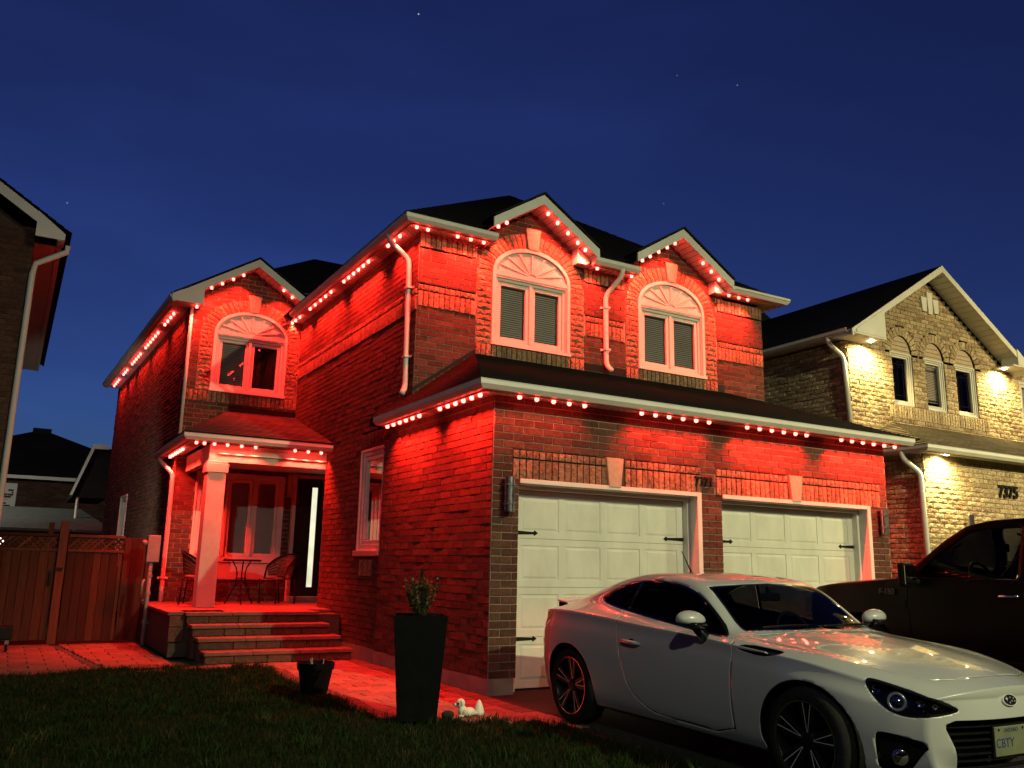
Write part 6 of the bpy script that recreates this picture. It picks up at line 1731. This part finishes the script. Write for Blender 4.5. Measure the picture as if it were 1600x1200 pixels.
# spoiler and aerial
m = MB(); P = [(.0, 4.03, .992), (.30, 4.01, .988), (.48, 3.97, .978), (.57, 3.92, .968)]
for a, b in zip(P[:-1], P[1:]):
    for sg in (1, -1):
        q = [(-sg*a[0], a[1]-2.11, a[2]), (-sg*b[0], b[1]-2.11, b[2]), (-sg*b[0], b[1]+.15-2.11, b[2]+.012), (-sg*a[0], a[1]+.17-2.11, a[2]+.014)]
        if sg > 0: q = q[::-1]
        m.hexa(q+[(p[0], p[1], p[2]+.016) for p in q])
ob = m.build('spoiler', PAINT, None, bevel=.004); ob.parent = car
for sg in (1, -1):
    m = MB(); m.box(-sg*.50, -sg*.54, 4.0-2.11, 4.10-2.11, .90, .985); o2_ = m.build('spoiler_post', BLK, None, bevel=.006); o2_.parent = ob
m = MB(); m.tube([(.0, 2.80-2.11, 1.265), (0, 2.82-2.11, 1.285), (0, 2.94-2.11, 1.46)], [.014, .007, .003], 8); ob = m.build('aerial', BLK, None, smooth=True); ob.parent = car
# cabin
SEATM = noisy('dark_fabric', (.015, .014, .014), (.028, .026, .025), 30, (.8, .95))
for x_ in (-.36, .36):
    m = MB(); m.box(x_-.23, x_+.23, 2.25-2.11, 2.75-2.11, .45, .60); st_ = m.build('seat', SEATM, None, bevel=.05, seg=3); st_.parent = car
    m = MB(); m.hexa([(x_-.22, 2.68-2.11, .56), (x_+.22, 2.68-2.11, .56), (x_+.22, 2.80-2.11, .56), (x_-.22, 2.80-2.11, .56), (x_-.16, 2.86-2.11, 1.10), (x_+.16, 2.86-2.11, 1.10), (x_+.16, 2.94-2.11, 1.10), (x_-.16, 2.94-2.11, 1.10)]); ob = m.build('seat_back', SEATM, None, bevel=.04, seg=3); ob.parent = st_
m = MB(); m.hexa([(-.68, 1.48-2.11, .60), (.68, 1.48-2.11, .60), (.68, 1.93-2.11, .60), (-.68, 1.93-2.11, .60), (-.66, 1.50-2.11, .85), (.66, 1.50-2.11, .85), (.66, 1.88-2.11, .84), (-.66, 1.88-2.11, .84)]); ob = m.build('dashboard', BLK, None, bevel=.03, seg=3); ob.parent = car
m = MB(); R_ = .175; c_ = Vector((.36, 2.02-2.11, .82)); ax1 = Vector((1, 0, 0)); ax2 = Vector((0, .38, .92)).normalized()
m.tube([c_+ax1*R_*math.cos(2*PI*k/24)+ax2*R_*math.sin(2*PI*k/24) for k in range(25)], .014, 8)
for a in (0, PI, 1.5*PI): m.tube([c_, c_+ax1*R_*math.cos(a)+ax2*R_*math.sin(a)], .014, 6)
ob = m.build('steering_wheel', BLK, None, smooth=True); ob.parent = car
m = MB(); m.box(-.11, .11, 1.91-2.11, 1.935-2.11, 1.08, 1.145); m.box(-.012, .012, 1.92-2.11, 1.95-2.11, 1.14, 1.19); ob = m.build('rear_view_mirror', BLK, None, bevel=.008); ob.parent = car
for x0_ in (-.55, .05):
    m = MB(); m.tube([(x0_, 1.46-2.11, .925), (x0_+.25, 1.45-2.11, .935), (x0_+.56, 1.50-2.11, .93)], .008, 6); ob = m.build('wiper', BLK, None); ob.parent = car
# ================================================================== DARK RED PICK-UP
TRP = bpy.data.materials.new('dark_red_paint'); TRP.use_nodes = True
tp_ = TRP.node_tree.nodes['Principled BSDF']; tp_.inputs['Base Color'].default_value = (.0025, .0003, .0003, 1); tp_.inputs['Roughness'].default_value = .38; tp_.inputs['Specular IOR Level'].default_value = .15; tp_.inputs['Coat Weight'].default_value = .04; tp_.inputs['Coat Roughness'].default_value = .05
truck = thing('pickup_truck', 'dark red pickup truck parked nose in beside the white coupe', 'pickup truck', (4.96, -3.27, 0), PI)
TL_ = 5.85; TOF = 2.9
def t_emit(sh, name, mat, parent=truck, sides=(1, -1), join=False, shift=0.0, skirt=0.0):
    if shift: sh = sh.shifted(shift)
    if skirt: sh = sh.edge_skirt(skirt)
    def mk(sets):
        V, F = [], []
        for sg in sets:
            i = len(V); V += [(-sg*p[0], p[1]-TOF, p[2]) for p in sh.V]; F += [tuple(i+k for k in (f if sg < 0 else f[::-1])) for f in sh.F]
        if len(sets) > 1: V, F = weld(V, F)
        me = bpy.data.meshes.new(name); me.from_pydata([tuple(v) for v in V], [], F); me.materials.append(mat); me.polygons.foreach_set('use_smooth', [True]*len(me.polygons)); me.update()
        o = bpy.data.objects.new(name, me); COL.objects.link(o); o.parent = parent; return o
    return mk((1, -1)) if join else [mk((q,)) for q in sides]
TZ_S = [.28, .34, .45, .65, 1.05, 1.5, 1.62, 1.8, 2.05, 2.28, 2.5, 3.0, 3.7, 4.0, 4.08, 4.16, 4.5, 5.85]
TZ_Z = [1.02, 1.10, 1.14, 1.17, 1.205, 1.245, 1.285, 1.43, 1.65, 1.80, 1.845, 1.865, 1.85, 1.80, 1.70, 1.35, 1.345, 1.34]
def t_lat(s, z):
    b = .955+.025*np.exp(-((s-1.05)/.5)**2)+.025*np.exp(-((s-4.7)/.5)**2)
    b = b-.05*np.clip((.75-z)/.3, 0, 1)**2-.20*np.clip((z-1.22)/.62, 0, 1.2)**1.2-.10*np.clip(1-(s-.28)/.35, 0, 1)**2-.03*np.clip((z-1.0)/.2, 0, 1)*np.clip((1.7-s)/.3, 0, 1)
    return b
ns2, nv2 = 150, 34; Vt, Ft = [], []
for i in range(ns2):
    s = .28+(TL_-.28)*i/(ns2-1); zt2 = float(np.interp(s, TZ_S, TZ_Z))
    for j in range(nv2):
        z = .42+(zt2-.42)*(j/(nv2-1)); Vt.append((float(t_lat(s, z)), s, z))
for i in range(ns2-1):
    for j in range(nv2-1): a = i*nv2+j; Ft.append((a, a+nv2, a+nv2+1, a+1))
nb2 = 18; off2 = len(Vt)
for i in range(ns2):
    s = .28+(TL_-.28)*i/(ns2-1); zt2 = float(np.interp(s, TZ_S, TZ_Z)); xe = float(t_lat(s, zt2))
    for j in range(nb2):
        f = 1-j/(nb2-1); Vt.append((xe*f, s, zt2+(.05 if s < 4.1 else .0)*(1-f**2.5)*(1 if s > .38 else (s-.28)/.1)))
for i in range(ns2-1):
    for j in range(nb2-1): a = off2+i*nb2+j; Ft.append((a, a+nb2, a+nb2+1, a+1))
off3 = len(Vt)          # nose: grille wall
for j in range(nv2):
    z = .42+(1.02-.42)*(j/(nv2-1)); xe = float(t_lat(.28, z))
    for k in range(12): Vt.append((xe*k/11, .28-.05*(1-(k/11)**3), z))
for j in range(nv2-1):
    for k in range(11): a = off3+j*12+k; Ft.append((a, a+1, a+13, a+12))
Vt, Ft = weld(Vt, Ft, 2e-4); tb2 = Sheet(Vt, Ft)
for ax in (1.05, 4.70): _, tb2 = tb2.cut(lambda V, ax=ax: np.where(V[:, 0] > .6, np.hypot(V[:, 1]-ax, V[:, 2]-.40)-.47, 1.0))
WF = [(1.73, 1.275), (1.80, 1.335), (2.07, 1.56), (2.32, 1.735), (2.45, 1.765), (2.86, 1.775), (2.86, 1.262)]
WB = [(3.00, 1.262), (3.00, 1.775), (3.60, 1.765), (3.78, 1.72), (3.88, 1.30), (3.85, 1.262)]
wf, tb2 = tb2.cut(lambda V: np.where((V[:, 0] > .5) & (V[:, 2] > 1.2), poly_sd(WF, V[:, 1], V[:, 2]), 1.0))
wb, tb2 = tb2.cut(lambda V: np.where((V[:, 0] > .5) & (V[:, 2] > 1.2), poly_sd(WB, V[:, 1], V[:, 2]), 1.0))
ws2, tb2 = tb2.cut(lambda V: np.maximum.reduce([1.62-V[:, 1], V[:, 1]-2.26, V[:, 0]-(.84-.22*(V[:, 1]-1.6)/.7), 1.26-V[:, 2]]))
DRF = [(1.70, .50), (1.66, 1.0), (1.68, 1.262), (2.93, 1.262), (2.93, .50)]
dr, tb2 = tb2.cut(lambda V: np.where((V[:, 0] > .6) & (V[:, 2] < 1.262), poly_sd(DRF, V[:, 1], V[:, 2]), 1.0)); dg, dr = dr.cut(lambda V: -(poly_sd(DRF, V[:, 1], V[:, 2])+.006))
t_emit(tb2, 'body', TRP, join=True, skirt=.02)
tdo = t_emit(dr, 'door', TRP)
for k, o in enumerate(tdo): t_emit(dg, 'door_gap_shade', BLK, o, sides=((1, -1)[k],), shift=-.003)  # black strip painted in for the dark of the door gap
TCL = glass('truck_glass', (.86, .87, .84), .01, 1.25)
t_emit(wf, 'side_window', TCL, shift=-.012); t_emit(wb, 'rear_window', TINT, shift=-.012); t_emit(ws2, 'windscreen', TCL, join=True, shift=-.008)
for k, o in enumerate(tdo):
    sg = (1, -1)[k]
    def tb(name, mat, mb_, smooth=False, bevel=0): ob = mb_.build(name, mat, None, smooth=smooth, bevel=bevel); ob.parent = o; return ob
    m = MB(); m.box(-sg*1.02, -sg*1.22, 1.74-TOF, 1.83-TOF, 1.17, 1.42); mr = tb('mirror', BLK, m, bevel=.03)
    m = MB(); m.box(-sg*1.03, -sg*1.21, 1.831-TOF, 1.836-TOF, 1.20, 1.39); g_ = m.build('mirror_glass', CHROME, None); g_.parent = o
    m = MB(); m.tube([(-sg*.90, 1.80-TOF, 1.22), (-sg*1.06, 1.79-TOF, 1.23)], .035, 8); tb('mirror_arm', BLK, m)
    m = MB(); m.tube([(-sg*.965, 2.66-TOF, 1.10), (-sg*1.0, 2.70-TOF, 1.105), (-sg*1.0, 2.84-TOF, 1.11), (-sg*.965, 2.88-TOF, 1.11)], .014, 8); tb('handle', CHROME, m, True)
    m = MB(); m.tube([(-sg*.80, 2.10-TOF, 1.48), (-sg*.775, 2.13-TOF, 1.58), (-sg*.76, 2.20-TOF, 1.62)], .012, 6); tb('grab_handle', BLK, m)
BADGE, _, _ = principled('badge_metal', (.07, .065, .065), .35, .8)
# badge on the wing
for sg in (1, -1):
    ob = text_mesh('F-150', 'badge', .085, .004, BADGE, None, (0, 0, 0), (PI/2, 0, (PI/2 if sg < 0 else -PI/2)), bold=.002); ob.parent = truck
    ob.location = (-sg*.985, (1.05 if sg > 0 else 1.33)-TOF, 1.085); ob.rotation_euler = (PI/2, 0, PI/2 if sg < 0 else -PI/2)
for ax in (1.05, 4.70):
    for sg in (1, -1):
        m = MB(); m.lathe([(.24, -.13), (.33, -.14), (.385, -.12), (.40, -.08), (.40, .08), (.385, .12), (.33, .14), (.26, .13), (.24, -.13)], (0, 0, 0), 36, axis='x'); w_ = m.build('wheel', RUBBER, None, smooth=True); w_.parent = truck; w_.location = (-sg*.80, ax-TOF, .40)
        m = MB(); o_ = -sg; m.lathe([(0, o_*.09), (.06, o_*.10), (.08, o_*.07), (.20, o_*.06), (.245, o_*.12), (.262, o_*.12), (.262, o_*.02)], (0, 0, 0), 30, axis='x'); ob = m.build('rim', DKMETAL, None, smooth=True); ob.parent = w_
        m = MB(); n = 16
        for k in range(n):
            a0, a1 = PI*k/n-.1, PI*(k+1)/n+.1
            q = lambda a, x_: (x_, ax-TOF+.475*math.cos(a), .40+.475*math.sin(a)); m.quad(q(a0, -sg*.5), q(a1, -sg*.5), q(a1, -sg*.93), q(a0, -sg*.93))
        ob = m.build('arch_liner', BLK, None); ob.parent = truck
m = MB(); m.box(-.80, .80, .3-TOF, 5.7-TOF, .38, .55); ob = m.build('chassis', BLK, None); ob.parent = truck
m = MB(); m.box(-.80, .80, -.06+.28-TOF, -.03+.28-TOF, .72, .98); ob = m.build('grille', BLK, None, bevel=.02); ob.parent = truck
m = MB(); m.box(-.96, .96, -.12+.28-TOF, .05+.28-TOF, .42, .66); ob = m.build('front_bumper', CHROME, None, bevel=.04); ob.parent = truck
for sg in (1, -1):
    m = MB(); m.box(-sg*.80, -sg*.93, -.05+.28-TOF, .10+.28-TOF, .78, 1.0); ob = m.build('headlight', LENS, None, bevel=.02); ob.parent = truck
m = MB(); m.box(-.90, .90, 5.85-TOF, 5.90-TOF, .70, 1.33); ob = m.build('tailgate', TRP, None, bevel=.02); ob.parent = truck
m = MB(); m.box(-.96, .96, 5.90-TOF, 6.05-TOF, .48, .66); ob = m.build('rear_bumper', CHROME, None, bevel=.03); ob.parent = truck
# cabin
m = MB(); m.box(-.80, .80, 1.66-TOF, 2.05-TOF, .95, 1.27); ob = m.build('dashboard', BLK, None, bevel=.05); ob.parent = truck
for x_ in (-.42, .42):
    m = MB(); m.box(x_-.26, x_+.26, 2.35-TOF, 2.88-TOF, .80, .98); sd_ = m.build('seat', SEATM, None, bevel=.05); sd_.parent = truck
    m = MB(); m.hexa([(x_-.25, 2.84-TOF, .95), (x_+.25, 2.84-TOF, .95), (x_+.25, 2.98-TOF, .95), (x_-.25, 2.98-TOF, .95), (x_-.2, 3.0-TOF, 1.50), (x_+.2, 3.0-TOF, 1.50), (x_+.2, 3.10-TOF, 1.50), (x_-.2, 3.10-TOF, 1.50)]); ob = m.build('seat_back', SEATM, None, bevel=.05); ob.parent = sd_
    m = MB(); m.box(x_-.13, x_+.13, 3.02-TOF, 3.10-TOF, 1.53, 1.70); ob = m.build('headrest', SEATM, None, bevel=.04); ob.parent = sd_
m = MB(); R_ = .19; c_ = Vector((.42, 2.20-TOF, 1.26)); ax1 = Vector((1, 0, 0)); ax2 = Vector((0, .45, .89)).normalized(); ax2.y = .45
m.tube([c_+ax1*R_*math.cos(2*PI*k/24)+Vector((0, -.40, .91))*R_*math.sin(2*PI*k/24)*1 for k in range(25)], .017, 8)
for a in (0, PI, 1.5*PI): m.tube([c_, c_+ax1*R_*math.cos(a)+Vector((0, -.40, .91))*R_*math.sin(a)], .018, 6)
ob = m.build('steering_wheel', BLK, None, smooth=True); ob.parent = truck
m = MB(); m.box(-.13, .13, 2.16-TOF, 2.19-TOF, 1.56, 1.65); ob = m.build('rear_view_mirror', BLK, None, bevel=.01); ob.parent = truck
m = MB(); m.box(-.72, .72, 3.85-TOF, 4.06-TOF, .7, 1.28); ob = m.build('rear_bench', SEATM, None, bevel=.04); ob.parent = truck
# ================================================================== STREET LAMPS
def street_lamp(x, y, power, face, label, cone=100, h=8.2, col=(1.0, .97, .60), reach=10.5):
    t = thing('street_lamp', label, 'street lamp', (x, y, 0), 0, 'street lamps along the road')
    m = MB(); m.tube([(x, y, 0), (x, y, h-.6)], [.10, .06], 12); m.build('pole', M['steel'], t, smooth=True)
    m = MB(); m.tube([(x, y, h-.7), (x, y+face*.8, h-.05), (x, y+face*1.9, h+.1)], .04, 8); m.build('arm', M['steel'], t, smooth=True)
    m = MB(); m.box(x-.14, x+.14, y+face*1.8, y+face*2.4, h+.07, h+.16); m.build('lamp_head', M['steel'], t, bevel=.02)
    point_light('SPOT', 'street_light', (x, y+face*2.1, h), power, col, t, size=.12, spot=cone, blend=.95, target=(x, y+face*reach, 0))
street_lamp(4.2, -19, 10200, 1, 'street lamp across the road, the one facing the garage doors', 96, 10.3, (1.0, .98, .52), 13)
street_lamp(-8, -17, 1900, 1, 'street lamp further down the road, left of the lawn', 140, 8.2, (1.0, 1.0, .82))
street_lamp(-7.2, 15.5, 1500, 1, 'unseen lamp behind the dark left-hand house, put in to light the house behind', 150, 6.0, (1.0, .95, .75), 9)  # out-of-view lamp stands in for the light on back house and shed
street_lamp(16, -14, 13500, 1, 'street lamp up the road, in front of the buff neighbour house', 110, 8.2, (1.0, .81, .36), 12)
